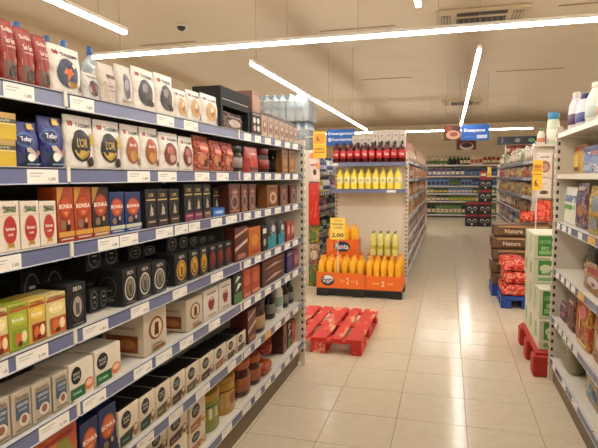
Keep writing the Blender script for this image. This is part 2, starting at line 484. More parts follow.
design('cup_bag', 'coffee_pack', 'coffee pack', 'small beige coffee pack with dark crimped top', 'carton', (176, 146, 118),
       [('r', .02, .86, .98, .99, (54, 42, 36)), ('e', .5, .44, .33, .24, (150, 92, 70)), ('r', .12, .06, .88, .16, (206, 176, 156)), ('e', .5, .5, .16, .1, (214, 186, 160))])
# -- shelf three
design('marcilla', 'coffee_brick', 'coffee pack', 'white coffee brick with red oval and green script', 'carton', (224, 210, 190),
       [('e', .52, .42, .34, .29, (198, 62, 48)), ('o', .52, .42, .34, .29, .06, (224, 140, 110)), ('t', 'Saimaza', .52, .45, .46, .07, (246, 226, 210)), ('t', 'CAFE', .52, .33, .26, .05, (246, 226, 210)),
        ('p', [(.34, .13), (.52, .17), (.72, .13), (.66, .09), (.76, .06), (.52, .09), (.28, .05), (.40, .10)], (190, 150, 50)),
        ('t', 'Natural', .52, .87, .62, .10, (70, 84, 48)), ('p', [(.2, .80), (.52, .84), (.84, .80), (.84, .77), (.52, .80), (.2, .77)], (96, 128, 66)), ('r', .02, .715, .98, .722, (180, 150, 130))],
       side=[('r', .1, .1, .9, .6, (210, 170, 150)), ('t', 'Saimaza', .5, .75, .6, .08, (90, 100, 70))])
def bonka(key, desc, body, disc, foot, strip, top):
    design(key, 'coffee_brick', 'coffee pack', desc, 'carton', body,
           [('p', [(.0, 1), (.42, 1), (.2, .80), (.0, .66)], top), ('e', .5, .63, .40, .23, tuple(int(c * .8) for c in disc)), ('e', .5, .63, .34, .19, disc), ('t', 'BONKA', .5, .65, .80, .085, (246, 230, 214)),
            ('p', [(.34, .55), (.66, .55), (.5, .47)], (226, 150, 80)), ('e', .30, .31, .15, .08, (150, 120, 96)), ('p', [(.5, .22), (.6, .42), (.72, .40), (.76, .26), (.68, .18)], (40, 24, 24)), ('e', .64, .36, .07, .05, (214, 176, 140)),
            ('r', 0, .10, 1, .19, strip), ('r', 0, .005, 1, .10, foot), ('r', .12, .045, .88, .07, (206, 190, 170))])
bonka('bonka_orange', 'orange coffee brick with lettered red disc', (186, 78, 36), (206, 80, 40), (170, 54, 34), (214, 160, 66), (206, 152, 60))
bonka('bonka_brown', 'dark brown coffee brick with lettered orange disc', (70, 36, 30), (196, 76, 44), (176, 120, 50), (206, 156, 66), (190, 140, 66))
bonka('bonka_blue', 'dark blue coffee brick with lettered orange disc', (34, 58, 116), (212, 90, 50), (36, 72, 150), (196, 196, 170), (34, 58, 116))
bonka('bonka_teal', 'large dark blue coffee box with orange disc', (36, 52, 100), (214, 104, 62), (40, 60, 110), (44, 62, 116), (36, 52, 100))
def lor(key, desc, foot, accent, two=False):
    design(key, 'coffee_capsule_box', 'coffee box', desc, 'carton', (26, 22, 22),
           [('r', .08, .70, .92, .735, accent), ('t', 'L\u2019OR', .5, .84, .46, .09, accent), ('p', [(.36, .30), (.5, .62), (.64, .30), (.56, .30), (.5, .5), (.44, .30)], (206, 190, 170)), ('t', 'R', .60, .42, .24, .2, (196, 180, 160)),
            ('r', .02, .02, .98, .22, foot), ('r', .18, .13, .82, .16, (206, 176, 150))])
lor('lor_black', 'black coffee capsule box with pale monogram and gold line', (54, 36, 30), (206, 172, 96))
lor('lor_magenta', 'black coffee capsule box with magenta foot', (140, 30, 84), (206, 172, 96))
lor('lor_bronze', 'black coffee capsule box with bronze foot', (104, 66, 44), (206, 172, 96))
design('blue_low', 'coffee_tray', 'tray', 'low bright blue coffee tray', 'carton', (40, 106, 186), [('r', .1, .3, .9, .7, (110, 168, 220)), ('t', 'CAFE', .5, .5, .5, .3, (230, 240, 250))])
design('brown_box', 'coffee_box', 'coffee box', 'tall red brown coffee box with pale swirl', 'carton', (92, 42, 30),
       [('e', .5, .72, .3, .14, (156, 84, 62)), ('o', .5, .38, .34, .26, .35, (170, 140, 130)), ('r', .1, .05, .9, .12, (176, 120, 70)), ('t', 'CAFE', .5, .72, .4, .07, (230, 206, 186))])
design('gold_box', 'coffee_box', 'coffee box', 'tall amber brown coffee box with white swirl', 'carton', (146, 88, 40),
       [('o', .55, .42, .3, .26, .4, (216, 190, 170)), ('r', .1, .78, .9, .9, (96, 48, 30)), ('r', .1, .05, .9, .12, (96, 48, 30))])
# -- shelf four
def tea(key, desc, body, pic, band):
    design(key, 'infusion_box', 'tea box', desc, 'carton', body,
           [('r', .02, .83, .98, .89, band), ('t', 'HORNIMANS', .5, .925, .8, .05, (150, 50, 30)), ('e', .5, .66, .40, .13, tuple(min(255, int(c * 1.08)) for c in body)), ('t', 'Manzanilla', .45, .66, .62, .09, (250, 244, 214)),
            ('r', .16, .05, .96, .44, pic), ('e', .42, .24, .18, .14, (226, 120, 60)), ('e', .74, .26, .15, .13, (238, 216, 170)), ('e', .5, .12, .12, .06, (110, 44, 30))])
tea('tea_yellow', 'yellow infusion box with red fruit picture', (222, 190, 84), (176, 56, 36), (196, 80, 40))
tea('tea_green', 'lime green infusion box with leaf picture', (176, 188, 62), (150, 176, 54), (206, 110, 50))
tea('tea_cream', 'cream infusion box with orange fruit picture', (222, 204, 140), (206, 96, 44), (196, 80, 40))
def capsule(key, desc, ring, fill, word='DELTA'):
    design(key, 'capsule_box', 'coffee box', desc, 'carton', (22, 20, 20),
           [('t', word, .55, .88, .44, .09, (226, 216, 196)), ('e', .5, .44, .38, .34, ring), ('e', .5, .44, .31, .28, (26, 22, 22)), ('e', .5, .46, .24, .24, fill), ('r', .40, .28, .60, .62, tuple(int(c * .55) for c in fill)), ('e', .5, .62, .10, .08, fill),
            ('r', .2, .05, .8, .075, (150, 140, 130))],
           side=[('o', .5, .5, .3, .3, .1, (90, 86, 82)), ('r', .36, .4, .64, .44, (120, 116, 110)), ('r', .3, .12, .7, .2, (96, 92, 88))])
capsule('cap_silver', 'black capsule box with silver ringed oval', (206, 200, 186), (150, 140, 120))
capsule('cap_gold', 'black capsule box with golden oval', (206, 164, 70), (226, 168, 44))
capsule('cap_red', 'black capsule box with red oval', (120, 40, 34), (176, 40, 30))
capsule('cap_single', 'black capsule box with pale cup picture', (60, 56, 56), (186, 170, 156))
design('cap_back', 'capsule_box', 'coffee box', 'black capsule box with pale ring', 'carton', (20, 18, 18),
       [('o', .5, .5, .36, .40, .09, (150, 146, 140)), ('r', .36, .58, .64, .64, (196, 190, 180)), ('r', .40, .36, .62, .42, (150, 146, 140))],
       side=[('o', .5, .5, .3, .3, .1, (70, 68, 66))])
design('striped_pack', 'coffee_pack', 'coffee pack', 'maroon coffee pack with cream slanted stripes', 'carton', (104, 42, 34),
       [('p', [(0, .30), (1, .52), (1, .62), (0, .40)], (220, 190, 170)), ('p', [(0, .70), (1, .88), (1, .95), (0, .78)], (206, 170, 150)), ('r', .2, .06, .8, .2, (196, 120, 90))])
design('orange_pack', 'coffee_pack', 'coffee pack', 'plain orange coffee pack', 'carton', (206, 112, 38), [('e', .5, .55, .3, .2, (226, 150, 60)), ('r', .1, .08, .9, .2, (176, 70, 30))])
design('dark_pack', 'coffee_pack', 'coffee pack', 'narrow black coffee pack with white top', 'carton', (40, 32, 30), [('r', .1, .70, .9, .9, (226, 220, 210)), ('e', .5, .35, .3, .15, (190, 170, 150))])
design('teal_bag', 'coffee_bag', 'coffee bag', 'dark coffee bag with bright teal foot', 'pouch', (34, 44, 52),
       [('r', .05, .02, .95, .40, (44, 160, 176)), ('p', [(.3, .4), (.5, .85), (.62, .85), (.7, .4)], (130, 170, 180)), ('e', .55, .62, .2, .12, (206, 214, 214))])
design('pink_pack', 'coffee_pack', 'coffee pack', 'small salmon pink coffee pack', 'carton', (186, 84, 68), [('e', .5, .55, .3, .22, (226, 186, 166)), ('r', .1, .08, .9, .18, (110, 40, 40))])
# -- shelf five
design('cocoa_box', 'cappuccino_box', 'coffee box', 'grey cream cappuccino box with slate picture panel', 'carton', (196, 182, 160),
       [('t', 'Hacendado', .52, .87, .66, .075, (110, 84, 60)), ('r', .14, .80, .90, .82, (150, 122, 90)), ('r', .16, .34, .88, .78, (96, 110, 130)), ('t', 'CAPPUCCINO', .52, .68, .60, .07, (220, 224, 230)), ('t', 'sin azucar', .52, .57, .46, .05, (206, 210, 220)),
        ('e', .56, .30, .26, .15, (222, 212, 196)), ('e', .56, .31, .15, .10, (166, 110, 80)), ('r', .12, .08, .90, .13, (150, 132, 106))])
design('gusto_green', 'capsule_carton', 'coffee box', 'white capsule carton with black disc and green corner', 'carton', (226, 214, 194),
       [('e', .27, .66, .21, .24, (34, 30, 30)), ('t', 'DOLCE', .27, .71, .26, .07, (226, 220, 210)), ('t', 'GUSTO', .27, .60, .26, .07, (226, 220, 210)),
        ('r', .01, .04, .60, .34, (36, 110, 60)), ('t', 'Cortado', .26, .20, .36, .09, (180, 220, 180)), ('e', .76, .28, .19, .17, (216, 130, 80)), ('e', .76, .32, .14, .09, (236, 190, 150)), ('r', .1, .012, .95, .05, (236, 230, 216))],
       side=[('r', .1, .1, .9, .4, (206, 190, 166))])
def gusto(key, desc, corner, cup, bright):
    design(key, 'capsule_carton', 'coffee box', desc, 'carton', (226, 212, 188),
           [('e', .36, .68, .25, .23, (34, 30, 30)), ('t', 'DOLCE', .36, .73, .30, .06, (226, 220, 210)), ('t', 'GUSTO', .36, .63, .30, .06, (226, 220, 210)),
            ('p', [(.01, .04), (.62, .04), (.70, .38), (.01, .32)], corner), ('r', .1, .14, .46, .2, bright), ('e', .80, .26, .15, .17, cup), ('e', .80, .32, .10, .08, (230, 206, 176))],
           side=[('r', .06, .06, .94, .36, corner)], top=[('r', .02, .03, .98, .97, (34, 26, 24))])
gusto('gusto_dark', 'white capsule carton with black disc and dark green corner', (34, 62, 48), (176, 120, 70), (110, 150, 120))
gusto('gusto_brown', 'white capsule carton with black disc and dark brown corner', (66, 40, 34), (150, 96, 60), (176, 130, 100))
gusto('gusto_olive', 'white capsule carton with black disc and olive corner', (110, 104, 60), (176, 120, 60), (190, 180, 120))
gusto('gusto_tan', 'white capsule carton with black disc and caramel corner', (176, 112, 62), (206, 150, 96), (226, 180, 130))
design('brown_white_box', 'coffee_machine_box', 'box', 'large white cardboard coffee box with brown picture', 'carton', (206, 192, 168),
       [('e', .52, .56, .32, .27, (150, 92, 54)), ('e', .52, .56, .24, .22, (226, 200, 160)), ('p', [(.42, .40), (.45, .70), (.60, .70), (.62, .40)], (84, 48, 32)), ('r', .3, .16, .74, .20, (160, 130, 100)), ('r', .34, .05, .86, .13, (150, 96, 56))],
       side=[('r', .08, .08, .86, .48, (150, 82, 44)), ('r', .2, .62, .8, .68, (180, 160, 134)), ('e', .6, .28, .2, .12, (196, 124, 70))])
design('crimson_white_box', 'coffee_box', 'coffee box', 'white coffee box with crimson cup picture', 'carton', (218, 208, 194),
       [('e', .5, .5, .22, .2, (150, 32, 44)), ('r', .36, .28, .64, .42, (170, 44, 52)), ('e', .5, .66, .14, .07, (206, 170, 150)), ('r', .2, .82, .8, .86, (120, 100, 90)), ('r', .24, .1, .76, .15, (170, 140, 120))],
       side=[('r', .1, .1, .9, .3, (196, 170, 150))])
design('green_black_pack', 'coffee_pack', 'coffee pack', 'black coffee pack with green foot and white leaves', 'carton', (40, 40, 34),
       [('r', .02, .02, .98, .34, (76, 132, 66)), ('p', [(.2, .4), (.5, .66), (.9, .6), (.55, .48)], (220, 226, 214)), ('p', [(.1, .7), (.4, .9), (.8, .86), (.5, .76)], (206, 212, 200))])
design('tall_orange', 'coffee_pack', 'coffee pack', 'tall coral orange coffee pack', 'carton', (196, 78, 48), [('e', .5, .6, .34, .2, (216, 110, 70)), ('r', .1, .06, .9, .16, (226, 160, 120)), ('r', .2, .36, .8, .4, (150, 50, 36))])
design('brown_multi', 'cocoa_multipack', 'cocoa pack', 'wide dark brown cocoa pack with cream swooshes', 'carton', (84, 44, 34),
       [('p', [(.06, .62), (.5, .78), (.94, .70), (.5, .66)], (206, 176, 150)), ('p', [(.06, .16), (.5, .34), (.94, .28), (.5, .2)], (214, 186, 160)), ('r', .2, .42, .8, .52, (150, 60, 46)), ('r', .02, .88, .98, .96, (150, 60, 46))])
design('blue_pack', 'cocoa_pack', 'cocoa pack', 'deep blue and violet cocoa pack', 'carton', (38, 36, 104), [('e', .5, .5, .32, .24, (90, 60, 150)), ('r', .1, .8, .9, .9, (190, 150, 190))])
design('pink_violet_pack', 'cocoa_pack', 'cocoa pack', 'dusky pink cocoa pack', 'carton', (150, 70, 86), [('e', .5, .5, .32, .24, (206, 140, 130)), ('r', .1, .1, .9, .2, (80, 36, 50))])
# -- shelf six and seven
design('orange_red_box', 'biscuit_box', 'biscuit box', 'large orange red box with painted leaf picture', 'carton', (196, 92, 56), [('e', .4, .7, .4, .2, (222, 130, 66)), ('p', [(.2, .5), (.7, .9), (.9, .6), (.5, .4)], (150, 140, 60)), ('r', .1, .82, .9, .88, (176, 50, 40))], top=[('r', .05, .05, .95, .95, (176, 60, 44))])
design('cocoa_tin_green', 'cocoa_tin', 'tin', 'green cocoa tub with white band and yellow lid', 'tin', (150, 156, 60),
       [('r', .0, .34, 1, .62, (216, 206, 176)), ('e', .72, .46, .12, .12, (46, 40, 36)), ('r', .1, .64, .9, .7, (84, 110, 44))], parts=(('lid', lathe_mesh([(.52, .84), (.52, .97), (.47, 1.0)], M((206, 160, 50), .4), 18, 'lid')),))
design('cocoa_tin_yellow', 'cocoa_tin', 'tin', 'yellow cocoa tub with cream picture band', 'tin', (206, 158, 56),
       [('r', .0, .16, 1, .60, (196, 170, 130)), ('e', .5, .38, .12, .16, (176, 80, 50)), ('r', 0, .62, 1, .66, (96, 60, 30))], parts=(('lid', lathe_mesh([(.52, .84), (.52, .97), (.47, 1.0)], M((196, 146, 46), .4), 18, 'lid')),))
design('crisp_bag', 'snack_bag', 'snack bag', 'crumpled orange and red snack bag', 'pillow', (196, 64, 34), mottle=((226, 110, 50), (206, 50, 40), (236, 170, 110)), msc=4)
bottle('oil_dark', 'dark_bottle', 'bottle', 'dark glass bottle with silver label', [(.42, 0), (.46, .03), (.46, .58), (.20, .76), (.17, .92)], M((34, 26, 22), .12), (30, 30, 30), (.19, .90, 1.0), (.475, .16, .46, (130, 126, 120)))
bottle('milk_white', 'milk_bottle', 'bottle', 'white plastic bottle with green cap', [(.42, 0), (.46, .03), (.46, .66), (.22, .84), (.2, .92)], M((216, 214, 206), .3), (60, 110, 70), (.23, .90, 1.0), (.475, .2, .5, (150, 170, 160)))

# -- drinks on the endcap
COLA = [(.42, 0), (.47, .03), (.48, .24), (.45, .34), (.485, .46), (.48, .62), (.42, .72), (.28, .80), (.15, .86), (.14, .93)]
bottle('cola', 'cola_bottle', 'bottle', 'cola bottle with red label and black cap', COLA, M((96, 20, 20), .15), (26, 22, 22), (.17, .92, 1.0), (.492, .20, .60, (214, 34, 42)),
       front=[('t', 'Cola', .5, .40, .42, .14, (240, 226, 220))])
design('cola_carton', 'drink_carton', 'drink carton', 'tall white drink carton with black figure', 'carton', (206, 196, 184), [('e', .5, .60, .18, .08, (30, 26, 26)), ('p', [(.38, .52), (.6, .58), (.66, .44), (.46, .40)], (40, 34, 34)), ('r', .08, .02, .92, .14, (170, 36, 40)), ('r', .2, .2, .8, .3, (196, 176, 166)), ('r', .3, .8, .7, .86, (176, 150, 140))])
bottle('lemon', 'lemon_soda_bottle', 'bottle', 'yellow lemon soda bottle with pale label', COLA, M((250, 226, 90), .15), (214, 200, 110), (.17, .92, 1.0), (.492, .28, .58, (240, 234, 190)),
       front=[('e', .5, .43, .14, .09, (206, 186, 30))])
ORB = [(.42, 0), (.47, .03), (.48, .30), (.43, .48), (.43, .53), (.485, .62), (.475, .74), (.37, .85), (.16, .91), (.15, .95)]
bottle('orange_soda', 'orange_soda_bottle', 'bottle', 'orange soda bottle with orange label', ORB, M((255, 190, 50), .15), (255, 180, 60), (.16, .92, 1.0), (.49, .26, .40, (255, 170, 50)))
bottle('clear_soda', 'lemonade_bottle', 'bottle', 'pale yellow green lemonade bottle with green cap', ORB, M((240, 234, 150), .1, trans=.2), (110, 140, 50), (.16, .92, 1.0), (.49, .26, .42, (206, 190, 70)))
bottle('water_jug', 'water_jug', 'bottle', 'big clear water bottle with blue cap', [(.44, 0), (.48, .03), (.48, .55), (.44, .62), (.46, .66), (.30, .82), (.12, .88), (.12, .92)], M((206, 220, 226), .1, trans=.55), (44, 104, 176), (.14, .90, 1.0), (.492, .22, .46, (110, 156, 206)))

# -- household products
def deterg(key, name, desc, col, cap, lab, slim=False):
    bottle(key, name, 'bottle', desc, [(.40, 0), (.47, .03), (.48, .45), (.42, .66), (.28, .80), (.20, .86)], M(col, .3), cap, (.24, .84, 1.0), (.492, .14, .42, lab))
deterg('det_white', 'detergent_bottle', 'white detergent bottle with navy cap', (220, 220, 216), (40, 50, 110), (70, 90, 160))
deterg('det_blue', 'detergent_bottle', 'blue detergent bottle with white cap', (50, 70, 150), (226, 226, 224), (206, 210, 226))
deterg('det_green', 'detergent_bottle', 'green detergent bottle with dark cap', (70, 140, 90), (34, 50, 60), (214, 224, 206))
deterg('det_purple', 'detergent_bottle', 'violet detergent bottle with pale cap', (90, 66, 130), (206, 200, 214), (206, 190, 214))
deterg('det_pink', 'detergent_bottle', 'pink detergent bottle with yellow cap', (206, 120, 130), (214, 186, 70), (236, 214, 206))
deterg('det_yellow', 'detergent_bottle', 'yellow detergent bottle with navy cap', (216, 190, 60), (40, 44, 90), (240, 232, 190))
deterg('jug_white', 'cleaner_jug', 'plump white cleaner jug with round white cap', (226, 222, 212), (232, 230, 224), (190, 206, 200))
deterg('jug_flower', 'cleaner_jug', 'white cleaner jug with green and orange label', (226, 222, 210), (120, 160, 90), (220, 150, 96))
deterg('jug_violet', 'softener_bottle', 'white softener bottle with plum label', (222, 216, 214), (222, 216, 214), (100, 50, 110))
deterg('jug_navy', 'softener_bottle', 'white softener bottle with navy top', (212, 214, 222), (50, 66, 130), (60, 84, 150))
bottle('jug_cyan', 'spray_bottle', 'bottle', 'pale green bottle with broad sky blue cap', [(.42, 0), (.47, .03), (.48, .55), (.44, .7), (.40, .80)], M((206, 216, 190), .3), (60, 150, 206), (.42, .79, 1.0), (.492, .14, .46, (230, 230, 214)))
# -- right hand shelving packs
design('yellow_snack', 'rice_pack', 'food pack', 'yellow food pouch with red top', 'pouch', (206, 160, 44), [('r', .05, .80, .95, .97, (160, 60, 36)), ('e', .45, .45, .22, .26, (226, 196, 90)), ('r', .3, .08, .7, .22, (110, 40, 30))])
design('blue_white_pack', 'flour_pack', 'food pack', 'white food pack with blue patchwork print', 'carton', (210, 206, 206), [('r', .04, .80, .96, .97, (60, 70, 130)), ('r', .1, .44, .5, .7, (96, 130, 190)), ('r', .55, .34, .92, .6, (120, 150, 200)), ('r', .1, .1, .5, .3, (160, 180, 200)), ('e', .7, .74, .2, .06, (180, 90, 90))], mottle=((150, 170, 206), (226, 222, 220), (90, 110, 170)), msc=5)
design('milk_pouch', 'milk_carton', 'carton', 'white pointed carton with blue and green bands', 'pouch', (224, 224, 214), [('r', .02, .60, .98, .78, (110, 136, 176)), ('r', .02, .40, .98, .52, (96, 170, 60)), ('e', .5, .24, .3, .12, (226, 230, 196))])
design('purple_pack', 'cookie_pack', 'food pack', 'violet and brown speckled food pouch', 'pouch', (110, 80, 96), [('e', .4, .66, .3, .14, (70, 60, 110)), ('e', .6, .38, .28, .14, (176, 116, 80)), ('e', .4, .2, .2, .1, (84, 66, 120)), ('r', .2, .84, .8, .92, (196, 170, 170))], mottle=((84, 66, 120), (176, 120, 90), (206, 190, 180)), msc=5)
design('yellow_sack', 'pasta_bag', 'food pack', 'large yellow food bag with blue grey window', 'pouch', (206, 172, 70), [('r', .3, .50, .8, .80, (120, 136, 150)), ('r', .3, .12, .7, .34, (130, 142, 150)), ('r', .1, .40, .9, .46, (186, 130, 40))], mottle=((216, 186, 90), (196, 150, 60), (170, 160, 130)), msc=3.5)
design('brown_pack', 'nut_bag', 'food pack', 'brown paper food bag', 'pouch', (130, 104, 84), [('e', .5, .4, .28, .2, (190, 170, 150)), ('r', .2, .7, .8, .8, (90, 60, 50))], mottle=((110, 80, 62), (160, 134, 110)), msc=4.0)
design('black_pack', 'black_bag', 'food pack', 'black food bag', 'pouch', (34, 30, 28), [('r', .2, .4, .8, .46, (90, 84, 76)), ('e', .5, .65, .25, .1, (60, 54, 48))])
design('beige_red_pack', 'pet_food_bag', 'food pack', 'tan paper bag with red band and animal picture', 'pouch', (206, 166, 110), [('r', .2, .68, .96, .84, (170, 40, 36)), ('e', .6, .42, .26, .18, (206, 190, 200)), ('e', .62, .36, .1, .07, (80, 50, 50)), ('r', .1, .06, .9, .14, (176, 130, 80))], mottle=((190, 146, 92), (216, 180, 130), (150, 90, 60)), msc=4.0)
design('maroon_pack', 'sauce_pack', 'food pack', 'dark maroon food pouch', 'pouch', (104, 40, 36), [('e', .5, .5, .26, .2, (150, 84, 70)), ('r', .2, .76, .8, .84, (206, 170, 150))], mottle=((130, 60, 50), (80, 30, 30), (176, 130, 110)), msc=4.0)
design('red_yellow_bag', 'snack_bag', 'snack bag', 'tall yellow and red snack bag', 'pouch', (200, 52, 44), [('p', [(.04, .2), (.04, .8), (.5, .6), (.45, .2)], (224, 176, 50)), ('e', .6, .7, .22, .12, (226, 120, 130)), ('r', .3, .05, .9, .12, (236, 206, 120))], mottle=((214, 80, 50), (226, 170, 60), (170, 40, 50)), msc=4.0)
design('grey_sack', 'rice_sack', 'food pack', 'grey green rice sack with dark lettering', 'pouch', (150, 146, 118), [('e', .5, .5, .3, .2, (176, 172, 146)), ('t', 'Gallo', .5, .55, .46, .1, (60, 64, 60)), ('r', .25, .42, .75, .45, (90, 90, 80))])
design('blue_cream_bag', 'cereal_bag', 'food pack', 'cream food bag with light blue splash', 'pouch', (206, 186, 156), [('p', [(.2, .2), (.5, .55), (.85, .45), (.6, .15)], (96, 170, 206)), ('r', .2, .72, .8, .84, (160, 110, 70)), ('e', .6, .3, .14, .1, (50, 90, 150))], mottle=((196, 170, 136), (150, 180, 196), (226, 210, 186)), msc=4.0)

# -- small far stock: colours only, seen a few pixels tall
FAR = {}
def far_tpl(kind, c1, c2, key, name, cat, desc):
    global ALB
    ALB = .62
    if kind == 'carton':
        design(key, name, cat, desc, 'carton', c1, [('r', .1, .2, .9, .62, c2)])
    elif kind == 'pouch':
        body = mesh_pouch(c1, nu=6, nv=8); body.materials[0] = mat_mottle([c1, tuple(int(v * .8) for v in c1), c2, tuple(min(255, int(v * 1.2)) for v in c1)], 2.2); mb = MB(); print_on(mb, [('e', .5, .45, .32, .24, c2)], s_pouch)
        T[key] = dict(name=name, cat=cat, desc=desc, body=body, parts=[('printed_label', mb.mesh('printed_label'))])
    else:
        bottle(key, name, cat, desc, [(.42, 0), (.47, .03), (.47, .6), (.2, .82), (.18, .9)], M(c1, .25), c2, (.2, .88, 1.0), (.485, .15, .5, c2))
CN = {'red': (170, 44, 40), 'orange': (206, 112, 52), 'yellow': (212, 180, 64), 'green': (90, 132, 66), 'dark green': (44, 74, 52), 'navy': (42, 50, 100), 'light blue': (96, 136, 190), 'brown': (112, 66, 44),
      'cream': (216, 200, 168), 'white': (222, 218, 208), 'black': (34, 30, 32), 'pink': (206, 130, 124), 'violet': (96, 76, 140), 'tan': (178, 136, 92), 'maroon': (104, 34, 36)}
def far(kind, a, b):
    key = 'far_%s_%s_%s' % (kind, a, b)
    if key not in T:
        nm, cat, word = {'carton': ('food_box', 'food box', 'box'), 'pouch': ('snack_packet', 'snack bag', 'packet'), 'bottle': ('small_bottle', 'bottle', 'bottle')}[kind]
        keep = ALB; far_tpl(kind, CN[a], CN[b], key, nm, cat, '%s %s with %s %s' % (a, word, b, 'label' if kind != 'bottle' else 'cap')); globals()['ALB'] = keep
    return key

# ------------------------------------------------------------------ the setting: room shell
ALB = 1.0
XL0, XR0, YB0, YF0 = -8.5, 5.5, -3.6, 22.95
GROUT = M((150, 136, 112), 0.7)
floor = solid('floor', (XL0, YB0, -0.06), (XR0, YF0, -0.003), GROUT); tag(floor, 'polished cream tiled shop floor', None, None, 'structure')
tile_mat = mat_floor_tile()
TILE = 0.45
tm = MB(); tm.cbox((-TILE / 2 + .002, -TILE / 2 + .002, -0.012), (TILE / 2 - .002, TILE / 2 - .002, 0.0), tile_mat, 0.0015); tile_me = tm.mesh('tile')
OX, OY = -0.756, 3.063
cells = []
i0 = int(math.floor((XL0 - OX) / TILE)) + 1; i1 = int((XR0 - OX) / TILE) - 1
j0 = int(math.floor((YB0 - OY) / TILE)) + 1; j1 = int((YF0 - OY) / TILE) - 1
for i in range(i0, i1 + 1):
    for j in range(j0, j1 + 1):
        cx = OX + (i + .5) * TILE; cy = OY + (j + .5) * TILE
        d = Vector((cx, cy, 0)) - CAM; w = d.dot(CF)
        seen = False; dist = d.length
        if w > .3:
            px = 299 + F_PX * d.dot(CR) / w; py = 224 - F_PX * d.dot(CU) / w
            if -40 < px < 640 and py < 500 and -1.9 < cx < 1.2: seen = True
        cells.append((0 if seen else 1, dist, cx, cy))
cells.sort()
rest = MB()
for k, (s, d, cx, cy) in enumerate(cells):
    if k < 240 and s == 0:
        t = new_obj('tile', tile_me, floor); t.location = (cx, cy, 0)
    else:
        h = TILE / 2 - .002
        rest.add([(cx - h, cy - h, -.0005), (cx + h, cy - h, -.0005), (cx + h, cy + h, -.0005), (cx - h, cy + h, -.0005)], [(0, 1, 2, 3)], tile_mat)
tag(rest.build('tile_field', floor), kind='stuff')

WALL = M((206, 188, 158), 0.85, var=0.03, scale=2)
CEILM = M((188, 172, 148), 0.9, var=0.03, scale=1.5)
tag(solid('ceiling', (XL0, YB0, CEIL), (XR0, YF0, CEIL + .1), CEILM), 'flat cream plaster ceiling', kind='structure')
tag(solid('wall_left', (XL0 - .1, YB0, -.06), (XL0, YF0, CEIL + .1), WALL), 'cream painted side wall beyond the water packs', kind='structure')
tag(solid('wall_right', (XR0, YB0, -.06), (XR0 + .1, YF0, CEIL + .1), WALL), 'cream painted side wall', kind='structure')
tag(solid('wall_back', (XL0, YF0, -.06), (XR0, YF0 + .1, CEIL + .1), WALL), 'cream painted end wall of the shop', kind='structure')
tag(solid('wall_front', (XL0, YB0 - .1, -.06), (XR0, YB0, CEIL + .1), WALL), 'cream painted wall at the shop entrance', kind='structure')

# ------------------------------------------------------------------ ceiling lamps
LAMP_MAT = mat_emit(LAMP_COL, LAMP)
HOUS = M((226, 222, 214), 0.4)
WIRE = M((150, 146, 140), 0.4, 0.6)
def luminaire(p, q, label, wires, group='suspended linear ceiling lamps'):
    x0, y0 = p; x1, y1 = q
    along_y = abs(y1 - y0) > abs(x1 - x0)
    r = empty('linear_ceiling_lamp', ((x0 + x1) / 2, (y0 + y1) / 2, LAMP_Z))
    Ln = abs(y1 - y0) if along_y else abs(x1 - x0)
    h = Ln / 2
    def bx(a, b, m): 
        mb = MB()
        if along_y: mb.cbox((-a[1], -a[0], a[2]), (a[1], a[0], b[2]), m, 0.004)
        else: mb.cbox((-a[0], -a[1], a[2]), (a[0], a[1], b[2]), m, 0.004)
        return mb
    bx((h, .02, .012), (h, .02, .045), HOUS).build('housing', r)
    bx((h - .01, .018, -.014), (h, .018, .012), LAMP_MAT).build('diffuser', r)
    for t in wires:
        s = -h + t * Ln; mb = MB()
        a = (0, s, .045) if along_y else (s, 0, .045)
        mb.tube(a, (a[0], a[1], CEIL - LAMP_Z), 0.0025, WIRE); mb.build('suspension_wire', r)
    tag(r, label, 'ceiling lamp', group)
    return r
Z = LAMP_Z
luminaire((-2.73, -3.2), (-2.73, 4.19), 'long white suspended lamp running above the coffee shelving', (.1, .5, .95))
luminaire((-.237, -3.2), (-.237, 4.15), 'white suspended lamp ending in front of the crosswise lamp', (.1, .5, .97))
luminaire((2.3, -3.2), (2.3, 4.15), 'white suspended lamp above the household shelving', (.1, .5, .97))
luminaire((-2.13, 5.67), (-2.13, 14.4), 'white suspended lamp running above the water packs', (.02, .5, .97))
luminaire((.275, 5.73), (.275, 14.0), 'white suspended lamp running along the main aisle', (.01, .5, .97))
luminaire((-3.62, 4.91), (3.4, 4.91), 'very long white suspended lamp crossing above both shelving rows', (.05, .305, .40, .50, .68, .95))
luminaire((-5.4, 15.3), (2.12, 15.3), 'white suspended lamp crossing behind the aisle signs', (.05, .35, .65, .95))
luminaire((-2.13, 15.9), (-2.13, 20.4), 'added unseen lamp behind the drinks end shelving, brightening the far end', (.05, .95))  # added out of sight to brighten the far end
luminaire((.6, 15.8), (.6, 19.4), 'added lamp hidden behind the blue Desayunos sign, brightening the far end', (.05, .95))  # added where the sign hides it, to light the far wall and floor
luminaire((-5.6, -3.2), (-5.6, 20.0), 'added unseen lamp over the aisle beyond the coffee shelving, for extra light', (.1, .5, .97))  # unseen lamp added to even out the ceiling and far light
luminaire((4.2, -3.2), (4.2, 20.0), 'added unseen lamp over the aisle beyond the snack shelving, for extra light', (.1, .5, .97))  # added out of view for extra light from the right

